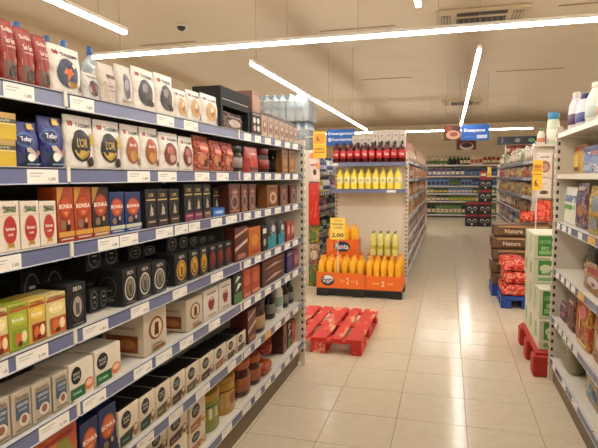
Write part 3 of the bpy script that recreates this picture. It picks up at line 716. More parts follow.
# ceiling air units, slot diffusers, dome
BEI = M((172, 154, 122), 0.6); DARK = M((52, 46, 40), 0.7); GRI = M((110, 98, 84), 0.6)
def air_unit(cx, cy, w, d, label):
    r = empty('air_conditioning_cassette', (cx, cy, CEIL))
    mb = MB(); mb.cbox((-w / 2, -d / 2, -.05), (w / 2, d / 2, -.001), BEI, .012); mb.build('frame', r)
    mb = MB(); mb.box((-w * .27, -d * .14, -.056), (w * .27, d * .44, -.0505), DARK); g = mb.build('grille', r)
    for i in range(9):
        x = -w * .25 + w * .5 * i / 8; mb = MB(); mb.box((x - .006, -d * .13, -.066), (x + .006, d * .43, -.0565), GRI); mb.build('slat', g)
    mb = MB(); mb.box((-w * .27, -d * .44, -.056), (w * .27, -d * .28, -.0505), DARK); mb.build('air_outlet', r)
    for s in (-1, 1):
        mb = MB(); mb.box((s * w * .39 - w * .055, -d * .36, -.056), (s * w * .39 + w * .055, d * .40, -.0505), GRI); o = mb.build('side_louvre', r)
        for i in range(3):
            x = s * w * .39 - w * .035 + w * .035 * i; mb = MB(); mb.box((x - .008, -d * .34, -.07), (x + .008, d * .38, -.0565), BEI); mb.build('slat', o)
    tag(r, label, 'air conditioner', 'air conditioning cassettes')
air_unit(.38, 7.80, 1.16, .86, 'beige air conditioning cassette in the ceiling above the crosswise lamp')
air_unit(.33, 16.3, 1.1, .86, 'beige air conditioning cassette in the ceiling above the aisle sign')
def slot(x0, x1, y, label):
    r = empty('ceiling_slot_vent', ((x0 + x1) / 2, y, CEIL)); h = (x1 - x0) / 2
    mb = MB(); mb.box((-h, -.022, -.008), (h, .022, -.001), BEI); mb.build('frame', r)
    mb = MB(); mb.box((-h + .01, -.009, -.011), (h - .01, .009, -.0085), DARK); mb.build('air_gap', r)
    tag(r, label, 'ceiling vent', 'slot vents in the ceiling')
slot(-4.88, -3.88, 7.9, 'thin dark slot vent in ceiling beside the black dome')
slot(-1.88, -.76, 7.9, 'thin dark slot vent between dome and air conditioning cassette')
slot(1.3, 2.4, 7.6, 'thin dark slot vent beside the air conditioning cassette')
slot(.9, 2.2, 11.9, 'thin dark slot vent above the snack shelving')
slot(-1.9, -.8, 12.0, 'thin dark slot vent above the orange drink display')
r = empty('dome_camera', (-3.66, 6.99, CEIL))
mb = MB(); mb.lathe([(.075, -.04), (.08, -.03), (.08, 0)], M((190, 180, 164), .5), 16); mb.build('mount', r)
mb = MB(); mb.lathe([(.012, -.095), (.04, -.085), (.058, -.065), (.064, -.0405)], M((30, 28, 28), .15), 16); mb.build('dome', r)
tag(r, 'small black dome camera on the ceiling', 'camera')

# ------------------------------------------------------------------ shelving
CREAM = M((222, 214, 198), 0.4, var=0.02); SHELFW = M((230, 224, 210), 0.35)
PANEL = M((186, 174, 154), 0.6, var=0.03); SHADE_PANEL = M((92, 82, 72), 0.7, var=0.05); RAIL = M((108, 114, 146), 0.22); GROOVE = M((36, 34, 40), .6); RAIL_EDGE = M((206, 208, 216), 0.3); PAPER = M((236, 232, 222), 0.6); INK = M((110, 108, 108), 0.6); PLINTH = M((120, 104, 84), 0.6)  # the dark back panel colour holds the shade inside the coffee shelves
YTAG = M((226, 176, 60), 0.5); SLOTM = M((40, 36, 34), 0.8); UNDER_SHADE = M((104, 94, 84), 0.6)  # the dark underside grey paints in the shade beneath the coffee shelves
_tags = {}
def tag_mesh(w, h, var, yellow=False):
    k = (round(w, 3), h, var, yellow)
    if k in _tags: return _tags[k]
    mb = MB(); mb.box((-w / 2, -.0015, -h / 2), (w / 2, 0, h / 2), YTAG if yellow else PAPER)
    def s(u, v, e): return ((u - .5) * w, -.0015 - e, (v - .5) * h)
    g = (176, 172, 170)
    sh = [('r', .08, .68, .50, .76, g), ('r', .08, .48, .40, .54, g), ('t', ('1,85', '2,49', '3,15')[var % 3], .78, .28, .24, .26, (120, 116, 116))]
    print_on(mb, sh, s, .0004, .0003)
    _tags[k] = mb.mesh('price_tag'); return _tags[k]
def post(root, x, y, h, s=1, name='upright', w=.05, d=.04):
    mb = MB(); mb.box((x - w / 2, y - d / 2, 0), (x + w / 2, y + d / 2, h), CREAM); p = mb.build(name, root)
    mb = MB(); z = .12
    while z < h - .05:
        mb.box((x - .008, y - d / 2 - .0012, z), (x + .008, y - d / 2 - .0002, z + .028), SLOTM)
        for sx in (-1, 1):
            mb.box((min(x + sx * w / 2, x + sx * (w / 2 + .0012)), y - .006, z), (max(x + sx * w / 2, x + sx * (w / 2 + .0012)), y + .006, z + .028), SLOTM)
        z += .062
    tag(mb.build('slot_row', p), kind='stuff')
    return p
def shelf_part(root, face, Xlip, Xback, y0, y1, z, rail=True, tags=(), lip=.046, th=.028, rail_mat=None, yellow=(), under=None):
    """one metal shelf with its price rail; face=+1 looks to +X, -1 to -X; tags = list of (yc, width)"""
    s = face
    xa, xb = sorted((Xlip - s * .012, Xback))
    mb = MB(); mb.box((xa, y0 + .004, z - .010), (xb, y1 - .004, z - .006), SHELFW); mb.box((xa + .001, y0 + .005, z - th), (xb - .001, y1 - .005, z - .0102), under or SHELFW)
    sh = mb.build('shelf', root)
    xa, xb = sorted((Xlip - s * .012, Xlip - s * .002))
    if rail:
        mb = MB(); mb.box((xa, y0 + .006, z - .048), (xb, y1 - .006, z - .0075), rail_mat or RAIL); mb.box((xa, y0 + .006, z - .0074), (xb, y1 - .006, z - .002), GROOVE)
        xa2, xb2 = sorted((Xlip - s * .014, Xlip))
        mb.box((xa2, y0 + .006, z - .0515), (xb2, y1 - .006, z - .0482), RAIL_EDGE); mb.box((xa2, y0 + .006, z - .0018), (xb2, y1 - .006, z), RAIL_EDGE)
        mb.build('price_rail', sh)
        for n, (yc, w) in enumerate(tags):
            t = new_obj('price_tag', tag_mesh(w, .041, n, n in yellow), sh)
            t.location = (Xlip - s * .0019, yc, z - .0275); t.rotation_euler = (0, 0, PI / 2 * s)
    else:
        mb = MB(); mb.box((xa, y0 + .006, z - .04), (xb, y1 - .006, z - .006), SHELFW); mb.build('shelf_lip', sh)
    return sh

# ---- the coffee shelving
LX = -1.18
LZ = [1.895, 1.655, 1.413, 1.122, .872, .567, .22]
LJ = [0.0, 1.467, 2.932, 4.33]
ORD = ['top', 'second', 'third', 'fourth', 'fifth', 'sixth', 'bottom']
gond = empty('shelving_unit', (0, 0, 0))
tag(gond, 'long cream metal shelving unit stocked with coffee, blue price rails', 'shelving')
for k, y in enumerate(LJ):
    if k < 3: post(gond, -1.70, y, 1.99)
solid('back_panel', (-1.72, LJ[0], .1), (-1.68, LJ[3], 1.93), SHADE_PANEL, gond)
solid('plinth', (-1.66, LJ[0], 0), (-1.226, LJ[3], .16), PLINTH, gond)
solid('plinth', (-2.16, LJ[0], 0), (-1.74, LJ[3], .16), PLINTH, gond)
post(gond, -1.185, 4.352, 1.93, name='end_post', w=.04, d=.04); post(gond, -2.2, 4.352, 1.93, name='end_post', w=.04, d=.04)
solid('end_panel', (-2.18, 4.340, .02), (-1.206, 4.362, 1.93), CREAM, gond)
LT = {0: [(3, 34), (70, 94), (157, 174), (184, 198)], 1: [(27, 58), (70, 98), (125, 152), (153, 181), (192, 212), (213, 232)],
      2: [(-8, 21), (73, 97), (98, 119), (120, 138), (156, 173), (175, 188), (189, 200), (211, 222), (226, 237)],
      3: [(-8, 8), (16, 48), (51, 79), (83, 108), (131, 149), (173, 187), (211, 223)], 4: [(-12, 6), (39, 69), (83, 106), (134, 152), (156, 172), (180, 193), (209, 220)],
      5: [(40, 60), (98, 120), (137, 154), (169, 183), (196, 210), (228, 236)], 6: [(120, 140), (160, 176), (196, 208), (222, 232), (238, 246)]}
FT = [(244, 251), (255, 261), (265, 271), (275, 281), (285, 290), (293, 298)]
for si, z in enumerate(LZ):
    for b in range(3):
        tl = []
        for (a, c) in (LT[si] + FT):
            ya, yc = y_at(a, LX, z), y_at(c, LX, z)
            if ya >= LJ[b] + .005 and yc <= LJ[b + 1] - .005: tl.append(((ya + yc) / 2, min(.16, yc - ya)))
        yel = [n for n, t in enumerate(tl) if si == 5 and b == 2 and n == 2]
        shelf_part(gond, 1, LX, -1.675, LJ[b], LJ[b + 1], z, tags=tl, yellow=yel, under=UNDER_SHADE)
        mb = MB(); mb.box((LX - .004, LJ[b + 1] - .012, z - .046), (LX + .003, LJ[b + 1] + .002, z + .003), CREAM)
        if b < 2: mb.build('rail_clip', gond)
    if si in (0, 3): shelf_part(gond, -1, -2.22, -1.725, LJ[0], LJ[3], z, rail=False)

def Lp(si, x0, x1, ytop, key, back=.022, depth=.14, zoff=0.0, tilt=0.0, detail=True, extra='', lab=None):
    X = LX - back; z = LZ[si] + zoff
    Y0, Y1 = y_at(x0, X, z), y_at(x1, X, z)
    if Y1 > 4.326: Y0 -= (Y1 - 4.326); Y1 = 4.326
    h = on_x((x0 + x1) / 2, ytop, X).z - z
    lim = (LZ[si - 1] - .06 - z) if si > 0 else 9
    h = max(.03, min(h, lim))
    o = item(key, (X - depth / 2, (Y0 + Y1) / 2, z), PI / 2, ((Y1 - Y0) * .965, depth, h), (extra + ' ' if extra else '') + 'on the %s coffee shelf' % ORD[si], tilt=tilt, detail=detail)
    if lab: o['label'] = lab
    return h
B, P = .15, .085
# top shelf
for a, c, t in ((-32, -15, 5), (-14, 3, 12), (3.5, 20.5, 20), (21, 38, 29), (38.5, 53, 36.5)): Lp(0, a, c, t, 'red_bag', depth=.09)
Lp(0, 53.5, 85.5, 47, 'pod_blue', back=.018, depth=.10)
Lp(0, 86.5, 102, 73, 'pod_dark_small', depth=.09)
Lp(0, 103, 119, 64, 'bag_plain', depth=.10)
Lp(0, 120, 135, 66, 'pod_silver', depth=.09)
Lp(0, 136, 158, 69, 'pod_black', depth=.09, lab='white pod bag with black silver oval, beside the silver grey bag')
Lp(0, 158.5, 176.5, 75, 'pod_black', depth=.09, lab='white pod bag with black silver oval, beside the latte bags')
Lp(0, 177, 189, 90, 'pod_latte', depth=.09)
Lp(0, 189.5, 203, 91, 'pod_latte', depth=.09)
Lp(0, 204, 220, 95, 'pod_latte', depth=.09)
for k in range(7):
    a = 261.5 + [0, 6.2, 12, 17.6, 22.8, 27.6, 32][k]; c = 261.5 + [6, 11.8, 17.4, 22.6, 27.4, 31.8, 35.6][k]
    Lp(0, a, c, 112 + 2.2 * k, 'cup_bag', depth=.10)
# second shelf
for a, c in ((-12, 17.5), (-44, -13)):
    hb = Lp(1, a, c, 139, 'yellow_brick', depth=.10, lab='yellow vacuum coffee brick, lower one of its stack')
    Lp(1, a, c, 112, 'yellow_brick', depth=.10, zoff=hb, lab='yellow vacuum coffee brick, upper one of its stack')
Lp(1, 18, 43, 122, 'blue_bag', depth=.09, lab='deep blue coffee bag beside the yellow coffee bricks')
Lp(1, 43.5, 68, 117, 'blue_bag', depth=.09, lab='deep blue coffee bag beside the white pod bag with black oval')
Lp(1, 68.5, 97.5, 116, 'pod_lor', depth=.08, lab='white pod bag with black oval, next to the blue coffee bags')
Lp(1, 98, 124, 121, 'pod_lor', depth=.08, lab='white pod bag with black oval, next to the caramel oval bag')
Lp(1, 124.5, 143, 125, 'pod_orange', depth=.08, lab='white pod bag with caramel oval, touching a black oval bag')
Lp(1, 143.5, 161.5, 128, 'pod_orange', depth=.08, lab='white pod bag with caramel oval, touching a dark red oval bag')
Lp(1, 162, 181.5, 133, 'pod_red', depth=.08, lab='white pod bag with dark red oval, touching a caramel oval bag')
Lp(1, 182, 195.5, 137, 'pod_red', depth=.08, lab='white pod bag with dark red oval, touching the orange red bags')
Lp(1, 196, 212, 136, 'orange_bag', depth=.10)
Lp(1, 212.5, 224, 141, 'orange_bag', depth=.10)
Lp(1, 224.5, 235.5, 143, 'orange_bag', depth=.10)
Lp(1, 236.5, 246, 146, 'jar_dark', depth=.10)
Lp(1, 247, 260, 147, 'red_pouch', depth=.09)
Lp(1, 264, 271.5, 149, 'jar_red', depth=.09)
Lp(1, 274, 281, 150, 'jar_dark', depth=.09, back=.12)
for a, c in ((282, 288), (289, 295.5)): Lp(1, a, c, 150, 'gold_pack', depth=.05)
# third shelf
for a, c in ((-22, -.5), (0, 21), (21.8, 40.6), (41, 57.6)): Lp(2, a, c, 201, 'marcilla', depth=.075)
Lp(2, 58.4, 75, 187, 'bonka_orange', depth=.075, lab='orange coffee brick touching the white bricks with red oval'); Lp(2, 75.4, 92.6, 187, 'bonka_orange', depth=.075, lab='orange coffee brick touching the dark brown coffee brick')
Lp(2, 93, 109.5, 187, 'bonka_brown', depth=.075)
Lp(2, 110, 125, 192, 'bonka_blue', depth=.075, lab='dark blue coffee brick touching the dark brown coffee brick'); Lp(2, 125.6, 141.5, 192, 'bonka_blue', depth=.075, lab='dark blue coffee brick beside the black monogram capsule boxes')
for a, c in ((146, 157), (157.4, 168.4), (169.6, 179.6)): Lp(2, a, c, 189, 'lor_black', depth=.12)
for a, c in ((184.6, 193.6), (194, 202.6)): Lp(2, a, c, 184, 'lor_magenta', depth=.12)
Lp(2, 203.4, 211, 184, 'lor_bronze', depth=.12)
Lp(2, 213, 225, 208, 'blue_low', depth=.07, back=.02)
Lp(2, 213.4, 219.6, 188, 'lor_black', depth=.10, back=.08)
for a, c in ((229, 240.5), (241.2, 248), (248.8, 256)): Lp(2, a, c, 184, 'brown_box', depth=.08)
Lp(2, 259, 265, 186, 'gold_box', depth=.12, back=.14)
for a, c, k in ((267, 278, 'gold_box'), (280, 288, 'brown_box'), (290, 297, 'brown_box')): Lp(2, a, c, 185, k, depth=.07)
# fourth shelf
for a, c, t, k in ((-30, -9, 316, 'tea_cream'), (-8.5, 9.4, 309, 'tea_cream'), (10, 29, 303, 'tea_green'), (29.6, 46.6, 298, 'tea_yellow'), (47.2, 67, 293, 'tea_cream')): Lp(3, a, c, t, k, depth=.10)
for a, c, t in ((22, 44, 268), (44.6, 66, 266)): Lp(3, a, c, t, 'cap_back', depth=.14, back=.26, extra='behind the infusion boxes')
Lp(3, 68, 87, 283, 'cap_single', depth=.12)
hb = 0
for a, c, t in ((123, 137.4, 268), (138, 152, 264.5), (152.6, 166.6, 261)):
    hb = Lp(3, a, c, t, 'cap_silver', depth=.13, back=.03)
for a, c in ((90, 99), (99.6, 108)): Lp(3, a, c, 288, 'cap_back', depth=.13, back=.09, extra='beside the silver ovals')
for a, c in ((86, 103), (103.6, 119), (128, 142.4), (143, 156)): Lp(3, a, c, 245, 'cap_back', depth=.13, back=.15, zoff=hb + .003, extra='stacked above the silver ovals')
for a, c, t, k in ((175, 188, 253, 'cap_gold'), (189.4, 199.4, 250, 'cap_gold'), (200, 208, 247, 'cap_gold'), (209, 216.6, 245, 'cap_red'), (217, 224, 243, 'cap_red'), (224.6, 232, 241, 'cap_red')): Lp(3, a, c, t, k, depth=.12, back=.03)
for a, c, in ((167, 178), (178.6, 188.6), (189.2, 198.4), (199, 207), (207.6, 214.6)): Lp(3, a, c, 236, 'cap_back', depth=.12, back=.11, zoff=hb + .003, extra='stacked above the golden ovals')
Lp(3, 235, 248, 227, 'striped_pack', depth=.07); Lp(3, 249, 261, 227, 'orange_pack', depth=.12); Lp(3, 262.6, 267, 226, 'dark_pack', depth=.10)
Lp(3, 268, 278, 217, 'teal_bag', depth=.08); Lp(3, 278.6, 286, 217, 'teal_bag', depth=.08)
Lp(3, 287, 290.6, 221, 'pink_pack', depth=.08); Lp(3, 291, 294.6, 221, 'pink_pack', depth=.08)
# fifth shelf
for a, c, t in ((-12, 11.6, 400), (13, 32.4, 390), (33.2, 52.4, 381), (54, 69, 372)): Lp(4, a, c, t, 'cocoa_box', depth=.11)
Lp(4, 70, 94.4, 360, 'gusto_green', depth=.14, lab='white capsule carton with green corner, touching the cappuccino boxes'); Lp(4, 95.4, 121.6, 346, 'gusto_green', depth=.14, lab='white capsule carton with green corner, beside the empty shelf space')
Lp(4, 144, 167.4, 309, 'brown_white_box', depth=.20, back=.03, lab='large white cardboard coffee box with brown picture, standing apart'); Lp(4, 186.6, 203, 297, 'brown_white_box', depth=.20, back=.03, lab='large white cardboard coffee box touching the crimson cup boxes')
Lp(4, 204, 218.6, 288, 'crimson_white_box', depth=.16, back=.03, lab='white crimson cup coffee box touching the large cardboard box'); Lp(4, 219.2, 231.6, 281, 'crimson_white_box', depth=.16, back=.03, lab='white crimson cup coffee box touching the green footed pack')
Lp(4, 234, 242.6, 273, 'green_black_pack', depth=.12)
Lp(4, 243.6, 251, 269, 'tall_orange', depth=.12, lab='tall coral orange coffee pack touching the green footed pack'); Lp(4, 251.6, 260, 266, 'tall_orange', depth=.12, lab='tall coral orange coffee pack beside the wide cocoa pack')
Lp(4, 262.4, 285, 257, 'brown_multi', depth=.14); Lp(4, 287, 293, 251, 'blue_pack', depth=.12); Lp(4, 293.6, 298.6, 250, 'pink_violet_pack', depth=.12)
# sixth shelf
Lp(5, 30, 80, 425, 'orange_red_box', depth=.2, back=.03)
Lp(5, 81.6, 99.6, 419, 'bonka_teal', depth=.16, back=.03, lab='large dark blue coffee box touching the orange red box'); Lp(5, 100.2, 117.6, 405, 'bonka_teal', depth=.16, back=.03, lab='large dark blue coffee box touching the white capsule cartons')
xs = [119, 139.6, 156, 171.4, 186, 200.4, 214.4, 226.8, 237, 246.4]
ks = ['gusto_dark', 'gusto_dark', 'gusto_olive', 'gusto_brown', 'gusto_olive', 'gusto_brown', 'gusto_tan', 'gusto_brown', 'gusto_brown']
yt = [405, 393, 382.5, 372.5, 363.5, 354, 345.5, 338.5, 332]
for k in range(9): Lp(5, xs[k] + .4, xs[k + 1] - .4, yt[k], ks[k], depth=.13, back=.03)
Lp(5, 248, 256, 309, 'striped_pack', depth=.12); Lp(5, 259, 269, 300, 'jar_brown', depth=.12)
for a, c, k in ((272, 278, 'oil_dark'), (280, 285.4, 'milk_white'), (286, 290.6, 'oil_dark'), (291.4, 295.6, 'oil_dark')): Lp(5, a, c, 278, k, depth=.08, back=.06)
# bottom shelf
for a, c in ((150, 167), (168.6, 188)):
    hb = Lp(6, a, c, 455 if a < 160 else 440, 'gusto_brown', depth=.15, back=.05)
    Lp(6, a, c, 430 if a < 160 else 412, 'gusto_brown', depth=.15, back=.05, zoff=hb)
hb = Lp(6, 190, 206, 428, 'gusto_tan', depth=.15, back=.05); Lp(6, 190, 206, 399, 'gusto_tan', depth=.15, back=.05, zoff=hb)
Lp(6, 208, 225, 391, 'cocoa_tin_green', depth=.145, back=.05); Lp(6, 226, 239.6, 375, 'cocoa_tin_yellow', depth=.135, back=.05)
Lp(6, 211, 226, 380, 'cocoa_tin_yellow', depth=.145, back=.21)
Lp(6, 244, 254.4, 359, 'jar_orange', depth=.12, back=.04); Lp(6, 256, 264, 354, 'jar_orange', depth=.10, back=.04)
for a, c, zz, bk in ((265, 273, 0, .03), (266, 274, 0, .18), (266, 276, .093, .08), (268, 277, .186, .09)):
    X = LX - bk; y0 = y_at(a, X, .25); y1 = y_at(c, X, .25)
    item('crisp_bag', (X - .07, (y0 + y1) / 2, LZ[6] + zz), PI / 2 + (a % 3 - 1) * .3, (y1 - y0, .14, .09), 'piled on the bottom shelf of the coffee shelving', 'piled orange snack bags')
for a, c, k in ((283, 287.4, 'brown_box'), (287.8, 291.4, 'green_black_pack'), (291.8, 295.4, 'tall_orange')): Lp(6, a, c, 320, k, depth=.1, back=.06)

# the rows go on past the edge of the view
for si, key, depth, w, h, px in ((0, 'red_bag', .09, .11, .34, -33), (1, 'yellow_brick', .10, .15, .09, -45), (2, 'marcilla', .075, .09, .16, -23), (3, 'tea_cream', .10, .085, .14, -31), (4, 'cocoa_box', .11, .10, .15, -13), (5, 'orange_red_box', .2, .2, .22, 29), (6, 'gusto_brown', .15, .13, .13, 149)):
    y = y_at(px, LX - .03, LZ[si]) - .004
    while y - w > .06:
        item(key, (LX - .03 - depth / 2, y - w / 2, LZ[si]), PI / 2, (w * .96, depth, h), 'on the %s coffee shelf' % ORD[si])
        y -= w
# black open capsule display on the top shelf, with a box on it
def on_shelf_box(x0, x1, X, z): return y_at(x0, X, z), y_at(x1, X, z)
y0, y1 = on_shelf_box(221, 250, LX - .03, 1.9)
disp = empty('capsule_display_case', (LX - .03, (y0 + y1) / 2, LZ[0]))
w = (y1 - y0) / 2; BLK = M((14, 11, 11), .75); H = on_x(235, 91, LX - .03).z - LZ[0]
mb = MB(); mb.box((-.17, -w, H * .55), (0, w, H), BLK); mb.build('case_top', disp)
for s in (-1, 1):
    mb = MB(); mb.box((-.17, min(s * w, s * (w - .03)), 0), (0, max(s * w, s * (w - .03)), H * .55 - .0005), BLK); mb.build('case_side', disp)
mb = MB(); mb.box((-.17, -w + .031, 0), (-.155, w - .031, H * .55 - .0005), BLK); mb.build('case_back', disp)
mb = MB(); mb.box((.0005, -w + .02, H * .70), (.0015, w - .03, H * .715), M((190, 180, 170), .4)); mb.build('pinstripe', disp)
tag(disp, 'black open capsule display case on the top shelf of the coffee shelving', 'display case')
o = item('brown_pack', (LX - .09, (y0 + y1) / 2, LZ[0]), PI / 2, (w * 1.5, .1, H * .46), 'inside the black display case'); o['label'] = 'brown paper coffee bag inside the black display case'; o['group'] = 'bag in display case'
design('capsule_cups', 'capsule_carton', 'coffee box', 'black carton with pale cup pictures', 'carton', (36, 30, 30), [('e', .3, .65, .16, .14, (206, 196, 184)), ('e', .7, .65, .16, .14, (206, 196, 184)), ('e', .3, .3, .16, .14, (196, 150, 140)), ('e', .7, .3, .16, .14, (206, 196, 184)), ('r', .06, .88, .94, .94, (150, 140, 130))])
hb = Lp(0, 251.6, 260.8, 113, 'capsule_cups', depth=.2)
design('brown_card', 'cardboard_box', 'box', 'open brown cardboard box stacked on the black carton', 'carton', (130, 84, 66), [('r', .08, .1, .92, .8, (160, 112, 92))])
Lp(0, 252, 260.4, 92, 'brown_card', depth=.16, zoff=hb + .002, back=.03)
# big water bottles on the far side's top shelf
for px, py in ((16, 22), (46, 36), (63, 41), (89, 47)):
    p = on_x(px, py, -1.95)
    item('water_jug', (-1.95, p.y, LZ[0]), 0, (.115, .115, p.z - LZ[0]), 'on the far side of the coffee shelving top')
for dy in (.62, .80, .98, 1.16): 
    p = on_x(16, 22, -1.95); item('water_jug', (-1.95, p.y + .52 + dy, LZ[0]), 0, (.15, .15, p.z - LZ[0] - .06), 'on the far side of the coffee shelving top') if dy < .7 else None

# ---- household shelving opposite
RX = 0.80
RZ = [1.95, 1.642, 1.276, .91, .53, .20]
RJ = [.55, 1.88, 3.20, 4.50]
g2 = empty('shelving_unit'); tag(g2, 'cream metal shelving unit holding household bottles and food bags', 'shelving')
post(g2, RX + .015, 4.525, 2.0, name='end_post', w=.04, d=.04); post(g2, 1.88, 4.525, 2.0, name='end_post', w=.04, d=.04)
solid('end_panel', (RX + .036, 4.512, .02), (1.859, 4.538, 1.98), CREAM, g2)
solid('back_panel', (1.34, RJ[0], .1), (1.38, 4.51, 1.99), PANEL, g2)
solid('plinth', (.83, RJ[0], 0), (1.33, 4.51, .14), PLINTH, g2)
for k in range(3): post(g2, 1.36, RJ[k], 2.02)
RT = {0: [], 1: [(563, 570), (574, 584)], 2: [(557, 560), (562, 566), (568, 571), (578, 582), (585, 598)], 3: [(556, 559), (561, 564), (566, 569.5), (571, 575), (578, 584)], 4: [(554.5, 557), (558.5, 561.5), (563, 566), (567.5, 571), (573, 577)], 5: [(552.5, 555), (562, 565.5), (572, 577), (587, 594)]}
GREYRAIL = M((150, 156, 176), .3)
for si, z in enumerate(RZ):
    for b in range(3):
        tl = []
        for a, c in RT[si]:
            ya, yc = y_at(c, RX, z), y_at(a, RX, z)
            if ya >= RJ[b] + .005 and yc <= RJ[b + 1] - .005: tl.append(((ya + yc) / 2, min(.16, yc - ya)))
        shelf_part(g2, -1, RX, 1.335, RJ[b], RJ[b + 1], z, tags=tl, rail=si > 1, yellow=[len(tl) - 1] if si in (2, 3) else ())
def Rp(si, x0, x1, ytop, key, back=.03, depth=.12, zoff=0.0):
    X = RX + back; z = RZ[si] + zoff
    Y1, Y0 = y_at(x0, X, z), y_at(x1, X, z)
    if Y1 > 4.49: Y0 -= (Y1 - 4.49); Y1 = 4.49
    h = on_x((x0 + x1) / 2, ytop, X).z - z
    lim = (RZ[si - 1] - .06 - z) if si > 0 else 9
    h = max(.04, min(h, lim))
    item(key, (X + depth / 2, (Y0 + Y1) / 2, z), -PI / 2, ((Y1 - Y0) * .96, depth, h), 'on the %s household shelf' % (ORD[si] if si < 5 else 'bottom'))
Rp(0, 564.6, 571, 94, 'jug_violet', depth=.10); Rp(0, 571.4, 580, 95, 'jug_navy', depth=.10)
Rp(0, 580.6, 590, 84, 'jug_white', depth=.12); Rp(0, 590.6, 602, 88, 'jug_flower', depth=.12); Rp(0, 602.6, 616, 80, 'jug_white', depth=.12)
Rp(0, 583, 592, 88, 'jug_white', depth=.12, back=.18); Rp(0, 594, 606, 84, 'jug_white', depth=.12, back=.18)
Rp(1, 570, 581.4, 146, 'yellow_snack', depth=.10, back=.10); Rp(1, 582, 600, 146, 'blue_white_pack', depth=.12, back=.08); Rp(1, 601, 624, 140, 'blue_white_pack', depth=.12, back=.08)
Rp(2, 561, 572, 187, 'milk_pouch', depth=.10, back=.05); Rp(2, 573, 584, 183, 'purple_pack', depth=.10, back=.05); Rp(2, 584.6, 603, 186, 'yellow_sack', depth=.12, back=.03); Rp(2, 604, 626, 186, 'purple_pack', depth=.12)
Rp(3, 571, 579, 250, 'brown_pack', depth=.10, back=.20); Rp(3, 584.5, 594, 238, 'black_pack', depth=.12, back=.16); Rp(3, 580.4, 602, 265, 'beige_red_pack', depth=.12, back=.05); Rp(3, 603, 628, 262, 'beige_red_pack', depth=.12, back=.05)
Rp(4, 556.4, 562, 300, 'purple_pack', depth=.10, back=.05); Rp(4, 565.2, 572.6, 294, 'maroon_pack', depth=.10, back=.05); Rp(4, 573, 587, 290, 'red_yellow_bag', depth=.11, back=.04); Rp(4, 590, 606, 300, 'beige_red_pack', depth=.12, back=.05)
Rp(5, 558.4, 569, 324, 'grey_sack', depth=.14, back=.06); Rp(5, 574, 581, 322, 'maroon_pack', depth=.12, back=.22); Rp(5, 582, 602, 340, 'blue_cream_bag', depth=.14, back=.08)

# ------------------------------------------------------------------ pallets
def pallet(name, origin, rz, mat, label, W=.8, Ld=1.2, group=None):
    r = empty(name, origin, rz)
    xs = [(0, .145), (.1855, .2855), (.3275, .4725), (.5145, .6145), (.655, .8)]
    def bd(nm, a, b):
        c = [(a[i] + b[i]) / 2 for i in range(3)]; mb = MB()
        mb.cbox([a[i] - c[i] for i in range(3)], [b[i] - c[i] for i in range(3)], mat, .003); o = mb.build(nm, r); o.location = c
    for a, b in xs: bd('deck_board', (a - W / 2, 0, .122), (b - W / 2, Ld, .144))
    for y in (0, Ld / 2 - .0725, Ld - .145): bd('stringer_board', (-W / 2, y, .1), (W / 2, y + .145, .1217))
    for x in (-W / 2, -.0725, W / 2 - .1):
        for y in (0, Ld / 2 - .0725, Ld - .145): bd('block', (x, y, .0222), (x + (.1 if abs(x) > .1 else .145), y + .145, .0998))
        bd('bottom_board', (x, 0, 0), (x + (.1 if abs(x) > .1 else .145), Ld, .022))
    tag(r, label, 'pallet', group)
    return r
RED_W = mat_worn_paint((206, 50, 42), (222, 170, 136), .56)
RED_D = mat_worn_paint((176, 40, 34), (190, 110, 90), .66)
BLUE_W = mat_worn_paint((36, 66, 140), (60, 90, 150), .62)
pallet('wooden_pallet', (-1.13, 4.69, 0), 0, RED_W, 'empty bright red wooden pallet with worn paint on the aisle floor')
rp = empty('plastic_pallet', (.69, 4.56, 0))
for x in (0, .38, .76):
    for y in (0, .41, .82):
        mb = MB(); mb.cbox((x, y, 0), (x + .13, y + .15, .175), RED_D, .012); mb.build('foot', rp)
mb = MB(); mb.cbox((.02, .03, .1755), (.88, .95, .196), RED_D, .006); mb.build('deck', rp)
mb = MB(); mb.cbox((.05, .1505, .09), (.09, .4095, .175), RED_D, .006); mb.build('side_rail', rp)
mb = MB(); mb.cbox((.05, .5605, .09), (.09, .8195, .175), RED_D, .006); mb.build('side_rail', rp)
tag(rp, 'dark red footed pallet under the green and white milk cases', 'pallet')

# green and white cartons on the red pallet
design('green_carton', 'milk_case', 'carton', 'white milk case with big green panel', 'carton', (216, 216, 196),
       [('r', .14, .10, .72, .94, (60, 140, 56)), ('t', 'LECHE', .43, .70, .46, .14, (170, 214, 150)), ('t', 'BIO', .43, .44, .30, .14, (200, 226, 186)), ('r', .2, .18, .66, .34, (150, 200, 130)), ('r', .82, .3, .92, .8, (60, 130, 56))],
       side=[('r', .14, .1, .3, .9, (120, 170, 100)), ('e', .6, .5, .2, .25, (196, 206, 176))])
design('green_carton_cow', 'milk_case', 'carton', 'white milk case with green picture square', 'carton', (216, 216, 196),
       [('r', .18, .34, .80, .95, (66, 144, 60)), ('e', .48, .62, .24, .16, (206, 220, 190)), ('t', 'BIO', .48, .44, .3, .08, (226, 236, 210)), ('r', .18, .10, .80, .24, (130, 176, 110))],
       side=[('r', .2, .3, .6, .8, (130, 176, 110))])
GC = [('green_carton', .915, 1.125, 4.94), ('green_carton_cow', .700, .912, 4.94), ('green_carton', .450, .697, 4.70), ('green_carton_cow', .198, .447, 4.66)]
for k, (key, z0, z1, ys) in enumerate(GC):
    for row in range(2 if k < 2 else 3):
        yy = ys + row * .285
        for c in range(4):
            item(key, (.825 + c * .199 + (.015 if k > 1 else 0), yy + .14, z0), 0, (.195, .275, z1 - z0 - .003), 'stacked on the dark red pallet, %s layer' % ['topmost', 'second', 'third', 'lowest'][k])

